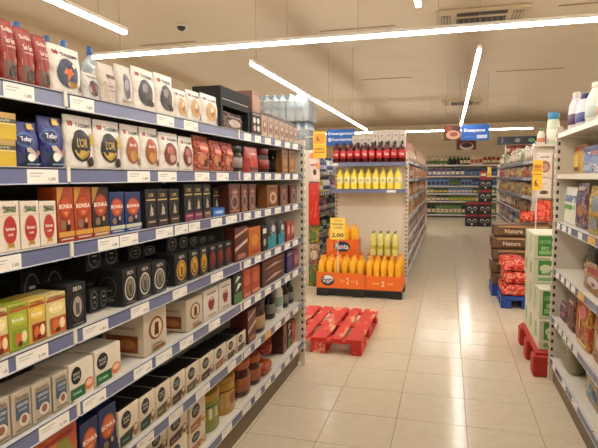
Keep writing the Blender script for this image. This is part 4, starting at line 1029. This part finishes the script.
# blue pallets with sacks
def small_pallet(loc, W, Ld, label):
    r = empty('plastic_pallet', loc)
    BM = M((34, 66, 150), .4, var=.08)
    mb = MB(); mb.cbox((-W / 2, 0, .10), (W / 2, Ld, .15), BM, .006); mb.build('deck', r)
    for x in (-W / 2, -.06, W / 2 - .12):
        for y in (0, Ld / 2 - .06, Ld - .12):
            mb = MB(); mb.cbox((x, y, 0), (x + .12, y + .12, .0995), BM, .006); mb.build('foot', r)
    tag(r, label, 'pallet'); return r
small_pallet((.965, 7.60, 0), .74, .48, 'blue plastic pallet under the brown sacks')
small_pallet((.955, 6.90, 0), .60, .60, 'small blue plastic pallet under the red bags')
design('brown_sack', 'charcoal_sack', 'sack', 'brown printed paper sack', 'sack', (98, 70, 46))
SB = T['brown_sack']['parts']
mb = MB()
print_on(mb, [('t', 'Natura', .34, .44, .30, .36, (214, 194, 166))], lambda u, v, e: (u - .5, -.525 - e, v), 0.002); SB.append(('printed_label', mb.mesh('printed_label')))
mb = MB(); print_on(mb, [('r', .08, .74, .92, .88, (160, 122, 76))], lambda u, v, e: (u - .5, -.53 + max(0, v - .78) * .4 - e, v), .004); SB.append(('band', mb.mesh('band')))
nz = 5
for k in range(nz):
    z0 = .152 + k * .167
    for c in range(1):
        for rr in range(1):
            item('brown_sack', (.965 + .01 * (-1) ** k, 7.82, z0), 0, (.74, .42, .162), 'stacked on the blue pallet, layer %s' % ['one', 'two', 'three', 'four', 'five', 'six'][k])
design('red_snack', 'candy_bag', 'snack bag', 'glossy red printed bag', 'pouch', (186, 28, 28), [('e', .4, .66, .26, .14, (226, 90, 60)), ('p', [(.04, .42), (.4, .34), (.96, .42), (.96, .36), (.4, .27), (.04, .35)], (236, 190, 170))], mottle=((206, 44, 40), (230, 110, 60), (236, 150, 140)), msc=5)
design('red_pile', 'candy_bag', 'snack bag', 'glossy red crumpled bag', 'pillow', (170, 22, 26), mottle=((206, 40, 36), (226, 90, 50), (236, 160, 150), (150, 20, 30)), msc=5)
LAY = ('lowest', 'middle', 'topmost')
for k in range(3):
    for c in range(2):
        for rr in range(2):
            item('red_pile', (.80 + c * .30 + (.02 if k == 1 else 0), 7.03 + rr * .29, .152 + k * .155), 0, (.285, .27, .15), 'in the %s layer on the small blue pallet' % LAY[k])
for c in range(2):
    item('red_snack', (1.04 + c * .19, 7.80, 1.012), 0, (.185, .15, .14 + .02 * c), 'lying on top of the brown sacks')

# ------------------------------------------------------------------ snack shelving (facing -X) with its end panel
def gondola(face, Xlip, depth, y0, y1, zs, bays, label, top=1.95, rails=True, tagw=.06):
    g = empty('shelving_unit'); tag(g, label, 'shelving'); s = face
    xb = Xlip - s * depth
    bw = (y1 - y0) / bays
    a, b = sorted((xb, xb - s * .03)); solid('back_panel', (a, y0, .1), (b, y1, top), PANEL, g)
    a, b = sorted((Xlip - s * .05, xb)); solid('plinth', (a, y0, 0), (b, y1, .13), PLINTH, g)
    for e in (y0, y1):
        a, b = sorted((Xlip, xb)); solid('end_panel', (a, e - .012, .02), (b, e + .012, top), CREAM, g)
    for si, z in enumerate(zs):
        for k in range(bays):
            ya, yb = y0 + k * bw + .012, y0 + (k + 1) * bw - .012
            tl = []; y = ya + .12
            while y < yb - .12 and k < 2: tl.append((y, tagw)); y += .17
            shelf_part(g, s, Xlip, xb, ya, yb, z, tags=tl)
    return g
def stock(face, Xlip, y0, y1, z, h, kinds, where, wrange=(.12, .2), depth=.14, back=.03, hj=.15, skip=.04):
    y = y0 + .03
    while y < y1 - wrange[1] - .03:
        w = random.uniform(*wrange); key = random.choice(kinds)
        n = random.choice((1, 2, 3))
        for q in range(n):
            if y + w > y1 - .02: break
            hh = h * random.uniform(1 - hj, 1.0)
            if random.random() > skip:
                item(key, (Xlip - face * (back + depth / 2), y + w / 2, z), face * PI / 2, (w * .95, depth, hh), where)
            y += w
SN = [1.89, 1.603, 1.272, .94, .60, .2]
gondola(-1, 1.34, .5, 8.22, 16.2, SN, 6, 'cream metal shelving unit full of snack bags behind the brown sacks')
snacks = [[far('pouch', 'tan', 'cream'), far('pouch', 'cream', 'green'), far('pouch', 'pink', 'cream'), far('pouch', 'green', 'cream')],
          [far('pouch', 'maroon', 'orange'), far('pouch', 'orange', 'red'), far('pouch', 'green', 'yellow'), far('pouch', 'cream', 'pink')],
          [far('pouch', 'red', 'yellow'), far('pouch', 'yellow', 'green'), far('pouch', 'pink', 'tan'), far('pouch', 'cream', 'brown')],
          [far('pouch', 'navy', 'cream'), far('pouch', 'tan', 'red'), far('pouch', 'brown', 'tan'), far('pouch', 'pink', 'cream')],
          [far('pouch', 'brown', 'cream'), far('pouch', 'cream', 'pink'), far('pouch', 'navy', 'light blue'), far('pouch', 'tan', 'cream')],
          [far('carton', 'tan', 'cream'), far('carton', 'brown', 'yellow')]]
for si, z in enumerate(SN[:5]):
    stock(-1, 1.34, 8.25, 16.1, z, [.34, .22, .26, .26, .27][si], snacks[si], 'on the %s shelf of the snack shelving' % ORD[si], (.17, .26), .12, hj=.35 if si == 0 else .2)
stock(-1, 1.34, 8.9, 13, SN[5], .3, snacks[5], 'on the bottom shelf of the snack shelving', (.2, .28), .2)
# end bay with hanging packs, facing the aisle mouth
ge = empty('end_display_panel'); tag(ge, 'white end panel of the snack shelving with hanging packs', 'display panel')
solid('panel', (1.14, 8.10, .02), (2.0, 8.14, 2.03), M((222, 214, 200), .5), ge)
solid('panel_cap', (1.14, 7.94, 2.031), (2.0, 8.14, 2.055), CREAM, ge)
for z in (.94, 1.3, 1.62): solid('hook_bar', (1.16, 8.08, z), (1.98, 8.099, z + .02), CREAM, ge)
design('white_round_pack', 'ham_pack', 'food pack', 'white hanging pack with brown round picture', 'pouch', (218, 208, 194), [('e', .5, .45, .36, .24, (150, 100, 84)), ('e', .5, .42, .24, .15, (190, 150, 130)), ('r', .2, .8, .8, .86, (150, 140, 130))])
design('white_dark_pack', 'ham_pack', 'food pack', 'white hanging pack with small dark mark', 'pouch', (222, 212, 198), [('e', .5, .3, .3, .10, (80, 60, 50)), ('r', .3, .7, .7, .76, (190, 170, 150))])
for c in range(2):
    for key, z0, h in (('white_round_pack', 1.60, .34), ('white_dark_pack', 1.32, .27), ('red_snack', 1.0, .29)):
        item(key, (1.265 + c * .22, 8.0, z0), 0, (.20, .1, h), 'hung on the white end panel')
item('jug_cyan', (1.37, 8.04, 2.056), 0, (.17, .15, .43), 'standing on top of the white end panel')
item('jug_flower', (1.22, 8.04, 2.056), 0, (.11, .11, .22), 'standing on top of the white end panel')
# yellow offer sign on a pole beside the sacks
def price_sign(loc, w, h, lines, label, pole_to=None):
    r = empty('price_sign', loc)
    mb = MB(); mb.cbox((-w / 2, -.004, 0), (w / 2, .004, h), M((236, 190, 50), .45), .003); b = mb.build('board', r)
    mb = MB(); print_on(mb, lines, lambda u, v, e: ((u - .5) * w, -.004 - e, v * h), .0006, .0004); mb.build('printed_label', b)
    if pole_to is not None:
        mb = MB(); mb.tube((0, .012, pole_to - loc[2]), (0, .012, h * .5), .008, M((206, 200, 190), .4)); mb.build('pole', r)
    tag(r, label, 'price sign'); return r
p0 = on_y(532, 190, 7.5); p1 = on_y(543, 160, 7.5)
price_sign((max(1.06, (p0.x + p1.x) / 2), 7.5, p0.z), p1.x - p0.x, p1.z - p0.z, [('r', .12, .62, .88, .86, (214, 150, 40)), ('t', 'OFERTA', .5, .78, .66, .08, (150, 60, 30)), ('r', .12, .5, .88, .54, (190, 120, 30)), ('t', '6,', .42, .22, .44, .26, (60, 34, 24))],
           'tall yellow offer sign on a pole beside the brown sacks', .0)

# ------------------------------------------------------------------ end display with cola, lemon soda and orange soda
EX0, EX1, EY, EB = -1.68, -.575, 7.72, 8.12
ge = empty('end_shelving'); tag(ge, 'cream end shelving with two blue railed drink shelves', 'shelving')
solid('back_panel', (EX0 + .02, EB, .02), (EX1 - .02, EB + .03, 2.0), M((226, 216, 198), .55), ge)
for x in (EX0 + .02, EX1 - .02):
    post(ge, x, EB - .02, 1.95, w=.035, d=.04)
def e_shelf(z, tags):
    mb = MB(); mb.box((EX0 + .004, EY + .012, z - .028), (EX1 - .004, EB - .041, z - .006), SHELFW); sh = mb.build('shelf', ge)
    mb = MB(); mb.box((EX0 + .004, EY + .002, z - .06), (EX1 - .004, EY + .0115, z - .004), RAIL); mb.build('price_rail', sh)
    for px0, px1 in tags:
        a = on_y(px0, 160, EY).x; b = on_y(px1, 160, EY).x
        t = new_obj('price_tag', tag_mesh(b - a, .04, 1), sh); t.location = ((a + b) / 2, EY + .0019, z - .033)
ZS = (1.84, 1.452)
e_shelf(ZS[0], [(331, 338)]); e_shelf(ZS[1], [(387, 396)])
for k in range(10):
    x = EX0 + .075 + k * .106
    for rr in range(2): item('cola', (x, EY + .085 + rr * .125, ZS[0]), 0, (.104, .104, .285), 'on the upper shelf of the end shelving')
for k in range(8):
    x = EX0 + .33 + k * .099
    item('cola_carton', (x, EY + .305, ZS[0]), 0, (.094, .09, .47 if k > 2 else .40), 'behind the cola bottles on the end shelving')
for k in range(9):
    x = EX0 + .13 + k * .106
    for rr in range(2): item('lemon', (x, EY + .085 + rr * .125, ZS[1]), 0, (.10, .10, .29), 'on the lower shelf of the end shelving')
# pallet with orange soda trays
def soda_pallet():
    r = empty('plastic_pallet', (-1.145, 7.04, 0)); BM = M((30, 27, 26), .5)
    W, Ld = 1.16, .64
    mb = MB(); mb.cbox((-W / 2, 0, .075), (W / 2, Ld, .11), BM, .005); mb.build('deck', r)
    for x in (-W / 2, -.08, W / 2 - .16):
        for y in (.0, Ld - .14):
            mb = MB(); mb.cbox((x, y, 0), (x + .16, y + .14, .0745), BM, .005); mb.build('foot', r)
    mb = MB(); mb.box((-W / 2 + .16, .02, .012), (W / 2 - .16, .04, .0745), BM); mb.build('skirt', r)
    tag(r, 'black plastic pallet under the orange soda trays', 'pallet')
soda_pallet()
ORG = M((236, 112, 36), .4)
def tray(x0, x1, y0, y1, z, hgt, label, words, cols=None, rows=None, bot='orange_soda', bh=.42, where=''):
    r = empty('drink_tray', ((x0 + x1) / 2, (y0 + y1) / 2, z)); w = (x1 - x0) / 2; d = (y1 - y0) / 2
    for nm, a, b in (('tray_base', (-w, -d, 0), (w, d, .008)), ('tray_front', (-w, -d, .0085), (w, -d + .006, hgt)), ('tray_back', (-w, d - .006, .0085), (w, d, hgt * .6)), ('tray_side', (-w, -d + .0065, .0085), (-w + .006, d - .0065, hgt)), ('tray_side', (w - .006, -d + .0065, .0085), (w, d - .0065, hgt))):
        mb = MB(); mb.box(a, b, ORG); o = mb.build(nm, r)
        if nm == 'tray_front':
            mb = MB(); print_on(mb, words, lambda u, v, e: ((u - .5) * 2 * w, -d - e, v * hgt), .0008, .0005); mb.build('printed_label', o)
    tag(r, label, 'drink tray')
    if cols:
        cw = (2 * w - .016) / cols; rw = (2 * d - .016) / rows
        for i in range(cols):
            for j in range(rows):
                dd = min(cw, rw) * .97
                item(bot, (x0 + .008 + cw * (i + .5), y0 + .008 + rw * (j + .5), z + .009), 0, (dd, dd, bh), where)
FAN = [('e', .24, .5, .14, .36, (40, 44, 60)), ('e', .24, .56, .12, .26, (236, 236, 236)), ('t', 'Fanta', .24, .52, .22, .38, (30, 40, 90)), ('t', '2', .66, .5, .05, .4, (246, 230, 206)), ('r', .50, .40, .60, .56, (240, 160, 90)), ('r', .72, .42, .80, .54, (240, 160, 90)), ('t', 'L', .86, .46, .035, .28, (246, 230, 206))]
FAN2 = [('t', '2', .5, .46, .08, .36, (246, 230, 206)), ('r', .20, .40, .40, .54, (240, 160, 90)), ('r', .62, .40, .78, .54, (240, 160, 90)), ('r', .04, .1, .06, .9, (190, 80, 20))]
SW = 'standing in the %s orange soda tray'
tray(-1.725, -1.065, 7.05, 7.38, .112, .215, 'wide orange soda tray with white lettering on the black pallet', FAN, 6, 3, where=SW % 'wide')
tray(-1.06, -.565, 7.05, 7.38, .112, .19, 'narrower orange soda tray beside the wide lettered tray', FAN2, 5, 3, where=SW % 'narrower')
tray(-1.725, -1.065, 7.39, 7.68, .112, .14, 'orange soda tray behind the wide lettered tray', [('r', .1, .3, .9, .6, (240, 150, 80))], None)
tray(-1.06, -.565, 7.39, 7.68, .112, .14, 'orange soda tray behind the narrower tray', [('r', .1, .3, .9, .6, (240, 150, 80))], 5, 2, where='standing in the hindmost narrower orange soda tray')
# the upper tray on a carton riser
design('riser', 'soda_carton', 'carton', 'plain orange carton', 'carton', (214, 104, 40), [('r', .1, .2, .9, .8, (226, 120, 50))])
item('riser', (-1.42, 7.53, .26), 0, (.50, .26, .27), 'carrying the upper soda tray')
bpy.context.view_layer.update()
tray(-1.66, -1.21, 7.40, 7.66, .532, .215, 'upper orange soda tray raised behind the yellow price sign', [('e', .5, .5, .26, .36, (60, 64, 80)), ('t', 'Fanta', .5, .52, .42, .36, (236, 240, 246)), ('r', .1, .2, .2, .8, (236, 140, 60))], 4, 2, bh=.41, where='standing in the upper orange soda tray')
for k in range(4):
    for rr in range(2):
        item('clear_soda', (-1.0 + k * .10, 7.45 + rr * .11, .533), 0, (.096, .096, .33), 'standing on the orange soda bottles')
design('soda_board', 'cardboard_sheet', 'cardboard', 'cardboard sheet laid on the orange soda bottles', 'carton', (190, 140, 80))
item('soda_board', (-.86, 7.5, .523), 0, (.44, .26, .009), 'under the lemonade bottles')
ps0 = on_y(329.5, 240, 7.0); ps1 = on_y(345, 218, 7.0)
price_sign(((ps0.x + ps1.x) / 2, 7.035, ps0.z), ps1.x - ps0.x, ps1.z - ps0.z, [('r', .05, .04, .95, .96, (246, 216, 110)), ('t', 'FANTA', .5, .86, .5, .09, (176, 130, 50)), ('t', 'NARANJA', .5, .70, .76, .10, (120, 84, 40)), ('t', '2 LITROS', .5, .55, .6, .09, (150, 110, 50)), ('t', '2,00', .5, .20, .78, .22, (60, 40, 24))],
           'yellow price sign reading 2,00 on the orange soda display', .33)

# ------------------------------------------------------------------ aisle shelving behind the end display, facing +X
AZ = [1.88, 1.60, 1.30, 1.0, .68, .40, .14]
gondola(1, -.57, .5, 8.17, 15.4, AZ, 5, 'cream metal aisle shelving unit behind the orange soda display')
ais = [[far('carton', 'tan', 'cream'), far('carton', 'pink', 'cream'), far('bottle', 'red', 'cream')], [far('carton', 'cream', 'red'), far('carton', 'tan', 'orange'), far('carton', 'red', 'cream')],
       [far('carton', 'orange', 'cream'), far('carton', 'tan', 'cream'), far('carton', 'brown', 'tan')], [far('carton', 'tan', 'brown'), far('carton', 'orange', 'yellow'), far('carton', 'cream', 'pink')],
       [far('carton', 'light blue', 'cream'), far('carton', 'tan', 'cream'), far('carton', 'orange', 'cream')], [far('carton', 'violet', 'cream'), far('carton', 'orange', 'red'), far('carton', 'cream', 'tan')], [far('carton', 'orange', 'tan'), far('carton', 'navy', 'cream')]]
for si, z in enumerate(AZ):
    stock(1, -.57, 8.2, 15.3, z, [.30, .22, .23, .23, .24, .21, .19][si], ais[si], 'on the %s shelf of the aisle shelving' % ORD[si], (.18, .28), .16)

# ------------------------------------------------------------------ detergent shelving, facing +X, water packs on top
DZ = [1.72, 1.38, 1.04, .70, .40, .165]
gondola(1, -2.0, .5, 7.72, 14.0, DZ, 4, 'cream shelving unit of detergents beyond the red pallet', top=2.0)
DK = ['det_white', 'det_blue', 'det_green', 'det_purple', 'det_pink', 'det_yellow']
for si, z in enumerate(DZ):
    y = 7.78
    while y < 10.6:
        key = random.choice(DK)
        for q in range(2):
            item(key, (-2.0 - .10, y + .07, z), PI / 2, (.125, .12, [.27, .27, .27, .26, .22, .2][si] * random.uniform(.85, 1)), 'on the %s shelf of the detergent shelving' % ORD[si])
            y += .14
solid('top_deck', (-3.15, 7.74, 2.001), (-2.0, 8.9, 2.025), SHELFW, [o for o in COL.objects if o.get('label', '').startswith('cream shelving unit of det')][0])
solid('back_panel', (-3.15, 7.74, .1), (-3.12, 8.9, 2.0), PANEL, [o for o in COL.objects if o.get('label', '').startswith('cream shelving unit of det')][0])
WATER = M((222, 232, 236), .12, trans=.12); WCAP = M((150, 188, 216), .4); WLAB = M((176, 204, 224), .5); FILM = M((236, 240, 242), .25, trans=.8)
wb = lathe_mesh([(.040, 0), (.044, .008), (.044, .11), (.040, .125), (.044, .14), (.042, .215), (.018, .275), (.015, .29)], WATER, 10, 'bottle')
wc = lathe_mesh([(.017, .285), (.017, .31)], WCAP, 8, 'cap')
wl = lathe_mesh([(.0448, .13), (.0448, .19)], WLAB, 10, 'label_band')
def water_pack(x, y, z, where):
    r = empty('water_pack', (x, y, z)); r.scale = (1.3, 1.3, 1.3)
    for i in range(3):
        for j in range(2):
            b = new_obj('bottle', wb, r); b.location = (-.092 + i * .092, -.046 + j * .092, .003)
            new_obj('cap', wc, b); new_obj('label_band', wl, b)
    mb = MB(); mb.box((-.142, -.095, 0), (.142, .095, .0025), FILM)
    mb.box((-.142, -.0955, .003), (.142, -.0945, .235), FILM); mb.box((.1415, -.0945, .003), (.1425, .0945, .235), FILM)
    mb.build('shrink_film', r)
    tag(r, 'shrink-wrapped pack of clear water bottles with blue caps, ' + where, 'water pack', 'water packs ' + where)
for L_, n in ((0, 3), (1, 3)):
    for i in range(n):
        for j in range(2):
            water_pack(-2.19 - i * .375, 7.88 + j * .26, 2.027 + L_ * .435, 'lower layer above the detergent shelving' if L_ == 0 else 'upper layer above the detergent shelving')
price_sign((-1.80, 7.57, 1.90), .19, .38, [('r', .08, .55, .9, .9, (226, 150, 40)), ('t', '6,', .4, .72, .3, .2, (80, 40, 20)), ('r', .1, .2, .9, .24, (150, 80, 30)), ('t', 'OFERTA', .5, .34, .7, .08, (120, 60, 30))], 'yellow hanging offer sign beside the water packs', None)
signs = [o for o in COL.objects if o.get('label', '').startswith('yellow hanging offer')]
mb = MB(); mb.box((-.22, .005, .30), (-.20, .14, .315), CREAM); mb.box((-.22, .0045, .30), (0.02, .0145, .315), CREAM); mb.build('bracket', signs[0])
design('red_hang', 'red_net_bag', 'bag', 'long red bag', 'pouch', (196, 44, 34), [('p', [(.2, .3), (.5, .8), (.6, .76), (.35, .25)], (226, 96, 70)), ('p', [(.6, .2), (.75, .6), (.82, .58), (.72, .18)], (226, 90, 66))], rough=.25)
item('red_hang', (-1.90, 7.645, .92), 0, (.16, .12, .62), 'hung on the near end of the detergent shelving')
design('white_pad', 'paper_pack', 'paper pack', 'white pack with orange and pink print', 'pouch', (222, 206, 196), [('e', .4, .82, .3, .1, (226, 130, 70)), ('r', .2, .5, .8, .56, (200, 90, 110)), ('e', .6, .3, .16, .1, (70, 60, 60)), ('r', .75, .4, .95, .6, (230, 150, 60))])
item('white_pad', (-1.90, 7.655, 1.56), 0, (.17, .1, .46), 'hung on the near end of the detergent shelving')
for k, (z0, h, c) in enumerate(((.66, .24, 'far_pouch_yellow_green'), (.34, .30, 'far_pouch_pink_cream'), (.0, .30, 'far_pouch_yellow_green'))):
    item(c, (-1.90, 7.655, z0), 0, (.17, .1, h), 'hung low on the near end of the detergent shelving')

# ------------------------------------------------------------------ far end shelving, facing the camera
FY = 22.3
FZ = [2.10, 1.66, 1.266, .958, .648, .115]
gf = empty('shelving_unit'); tag(gf, 'wide wall shelving of bottles and cans at the end of the aisle', 'shelving')
solid('back_panel', (-1.7, FY + .5, .05), (2.6, FY + .53, 2.2), PANEL, gf)
solid('plinth', (-1.7, FY + .04, 0), (2.6, FY + .49, .08), M((60, 50, 46), .6), gf)
for x in (-1.7, -.28, 1.16, 2.6):
    solid('upright', (x - .02, FY + .46, 0), (x + .02, FY + .499, 2.2), CREAM, gf)
for z in FZ:
    for b in range(3):
        xa, xb = -1.68 + b * 1.427, -1.68 + (b + 1) * 1.427 - .01
        mb = MB(); mb.box((xa, FY + .012, z - .028), (xb, FY + .459, z - .004), SHELFW); sh = mb.build('shelf', gf)
        mb = MB(); mb.box((xa, FY, z - .055), (xb, FY + .0115, z), M((206, 204, 206), .4)); mb.build('price_rail', sh)
fk = [[far('bottle', 'cream', 'green'), far('bottle', 'dark green', 'black'), far('bottle', 'dark green', 'cream'), far('carton', 'cream', 'red'), far('bottle', 'red', 'cream')],
      [far('carton', 'navy', 'white'), far('carton', 'navy', 'light blue'), far('carton', 'violet', 'white')],
      [far('carton', 'navy', 'light blue'), far('carton', 'dark green', 'green'), far('carton', 'light blue', 'navy')],
      [far('carton', 'green', 'cream'), far('carton', 'dark green', 'yellow'), far('carton', 'light blue', 'cream')],
      [far('carton', 'green', 'yellow'), far('carton', 'tan', 'cream'), far('carton', 'dark green', 'cream')],
      [far('carton', 'black', 'cream'), far('carton', 'dark green', 'cream'), far('carton', 'green', 'cream')]]
for si, z in enumerate(FZ):
    x = -1.0
    while x < 2.0:
        key = random.choice(fk[si]) if si else fk[0][0 if x < -.2 else (1 if x < .35 else (2 if x < .8 else random.choice((3, 4))))]
        w = random.uniform(.13, .19)
        for q in range(3):
            if x > 2.0: break
            hh = [.36, .30, .27, .22, .22, .38][si] * random.uniform(.9, 1)
            item(key, (x + w / 2, FY + .10, z), 0, (w * .94, min(w, .15), hh), 'on the %s shelf of the end wall shelving' % (ORD[si] if si < 5 else 'bottom'))
            x += w
# black and red drink cartons stacked in front
design('black_case', 'drink_case', 'drink case', 'black drink case with red top', 'carton', (28, 24, 26),
       [('r', .0, .80, 1, .99, (130, 28, 36)), ('e', .28, .46, .17, .17, (150, 150, 150)), ('e', .72, .46, .17, .17, (150, 150, 150)), ('e', .28, .42, .13, .10, (40, 36, 38)), ('e', .72, .42, .13, .10, (40, 36, 38)), ('r', .44, .1, .56, .26, (190, 186, 186))])
for col, (x, n) in enumerate(((.77, 2), (1.17, 4))):
    for k in range(n):
        item('black_case', (x, 18.5, k * .40), 0, (.39, .4, .396), 'in the %s stack before the end wall shelving' % ('low' if col == 0 else 'tall'))
item('far_carton_red_cream', (1.10, 18.5, 1.60), 0, (.2, .2, .2), 'on the tall stack of black cases', desc='small red and cream box')
price_sign((1.28, 18.45, 1.60), .12, .34, [('r', .1, .5, .9, .9, (240, 206, 90)), ('t', '2', .5, .3, .3, .2, (90, 50, 20))], 'small yellow sign on the tall stack of black cases')

# ------------------------------------------------------------------ hanging signs and posters
def hang_sign(x0, x1, z0, z1, y, mat, lines, label, pic=None):
    r = empty('hanging_sign', ((x0 + x1) / 2, y, z0)); w = x1 - x0; h = z1 - z0
    mb = MB(); mb.cbox((-w / 2, -.01, 0), (w / 2, .01, h), mat, .003); b = mb.build('board', r)
    mb = MB(); print_on(mb, lines, lambda u, v, e: ((u - .5) * w, -.01 - e, v * h), .002, .001); mb.build('printed_label', b)
    for s in (-1, 1):
        mb = MB(); mb.tube((s * w * .42, 0, h), (s * w * .42, 0, CEIL - z0), .003, WIRE); mb.build('suspension_wire', r)
    tag(r, label, 'sign'); return r
SBL = M((30, 92, 176), .45)
hang_sign(.245, .815, 2.39, 2.72, 12.0, SBL, [('t', 'Desayunos', .47, .62, .74, .26, (246, 246, 246)), ('r', .56, .12, .92, .34, (190, 206, 226)), ('r', .1, .2, .5, .24, (80, 130, 200))], 'blue hanging sign reading Desayunos above the aisle')
hang_sign(-.11, .235, 2.40, 2.72, 12.0, M((96, 48, 36), .5), [('e', .55, .35, .42, .3, (206, 160, 130)), ('e', .6, .4, .26, .16, (150, 84, 60)), ('e', .25, .75, .2, .18, (150, 70, 46)), ('e', .75, .78, .2, .14, (60, 30, 26))], 'brown coffee cup picture hanging beside the blue sign')
hang_sign(-2.02, -1.53, 2.16, 2.43, 9.0, SBL, [('t', 'Detergentes', .5, .72, .86, .22, (246, 246, 246)), ('t', 'Suavizantes', .56, .38, .74, .18, (236, 240, 246)), ('e', .12, .36, .06, .14, (210, 226, 240))], 'blue hanging sign reading Detergentes above the drinks')
# poster on the end wall
r = empty('wall_poster', (.68, YF0 - .03, 2.72))
mb = MB(); mb.cbox((-.38, 0, 0), (.38, .028, .46), M((120, 50, 46), .5), .004); b = mb.build('board', r)
mb = MB(); print_on(mb, [('e', .52, .30, .36, .34, (222, 214, 204)), ('e', .52, .40, .28, .22, (70, 44, 38)), ('r', .02, .82, .98, .98, (60, 40, 40))], lambda u, v, e: ((u - .5) * .76, -e, v * .46), .003, .002); mb.build('printed_label', b)
tag(r, 'coffee cup poster on the end wall under the blue sign', 'poster')
# dark banner with red cartons at the far side
r = empty('product_header', (2.15, 17.6, 0))
mb = MB(); mb.box((-.72, 0, 2.60), (.9, .05, 2.84), M((38, 38, 56), .5)); b = mb.build('board', r)
mb = MB(); print_on(mb, [('e', .36, .5, .05, .25, (150, 150, 150)), ('e', .6, .5, .06, .25, (90, 150, 110)), ('e', .84, .5, .07, .25, (170, 110, 150)), ('r', .08, .2, .10, .8, (140, 140, 150))], lambda u, v, e: (-.72 + u * 1.62, -e, 2.60 + v * .24), .003, .002); mb.build('printed_label', b)
mb = MB(); mb.box((-.5, .06, 0), (.9, .5, 2.1), PANEL); mb.build('cabinet', r)
for x in (-.48, .85):
    mb = MB(); mb.box((x, .06, 2.1), (x + .03, .09, 2.62), CREAM); mb.build('bracket', r)
tag(r, 'dark header board with emblems above red boxes at the far end', 'display')
for k in range(7):
    for q in range(2):
        item('far_carton_red_cream' if (k + q) % 2 else far('carton', 'maroon', 'orange'), (1.76 + k * .15, 17.8, 2.102 + q * .24), 0, (.145, .2, .236), 'stacked under the dark header board')
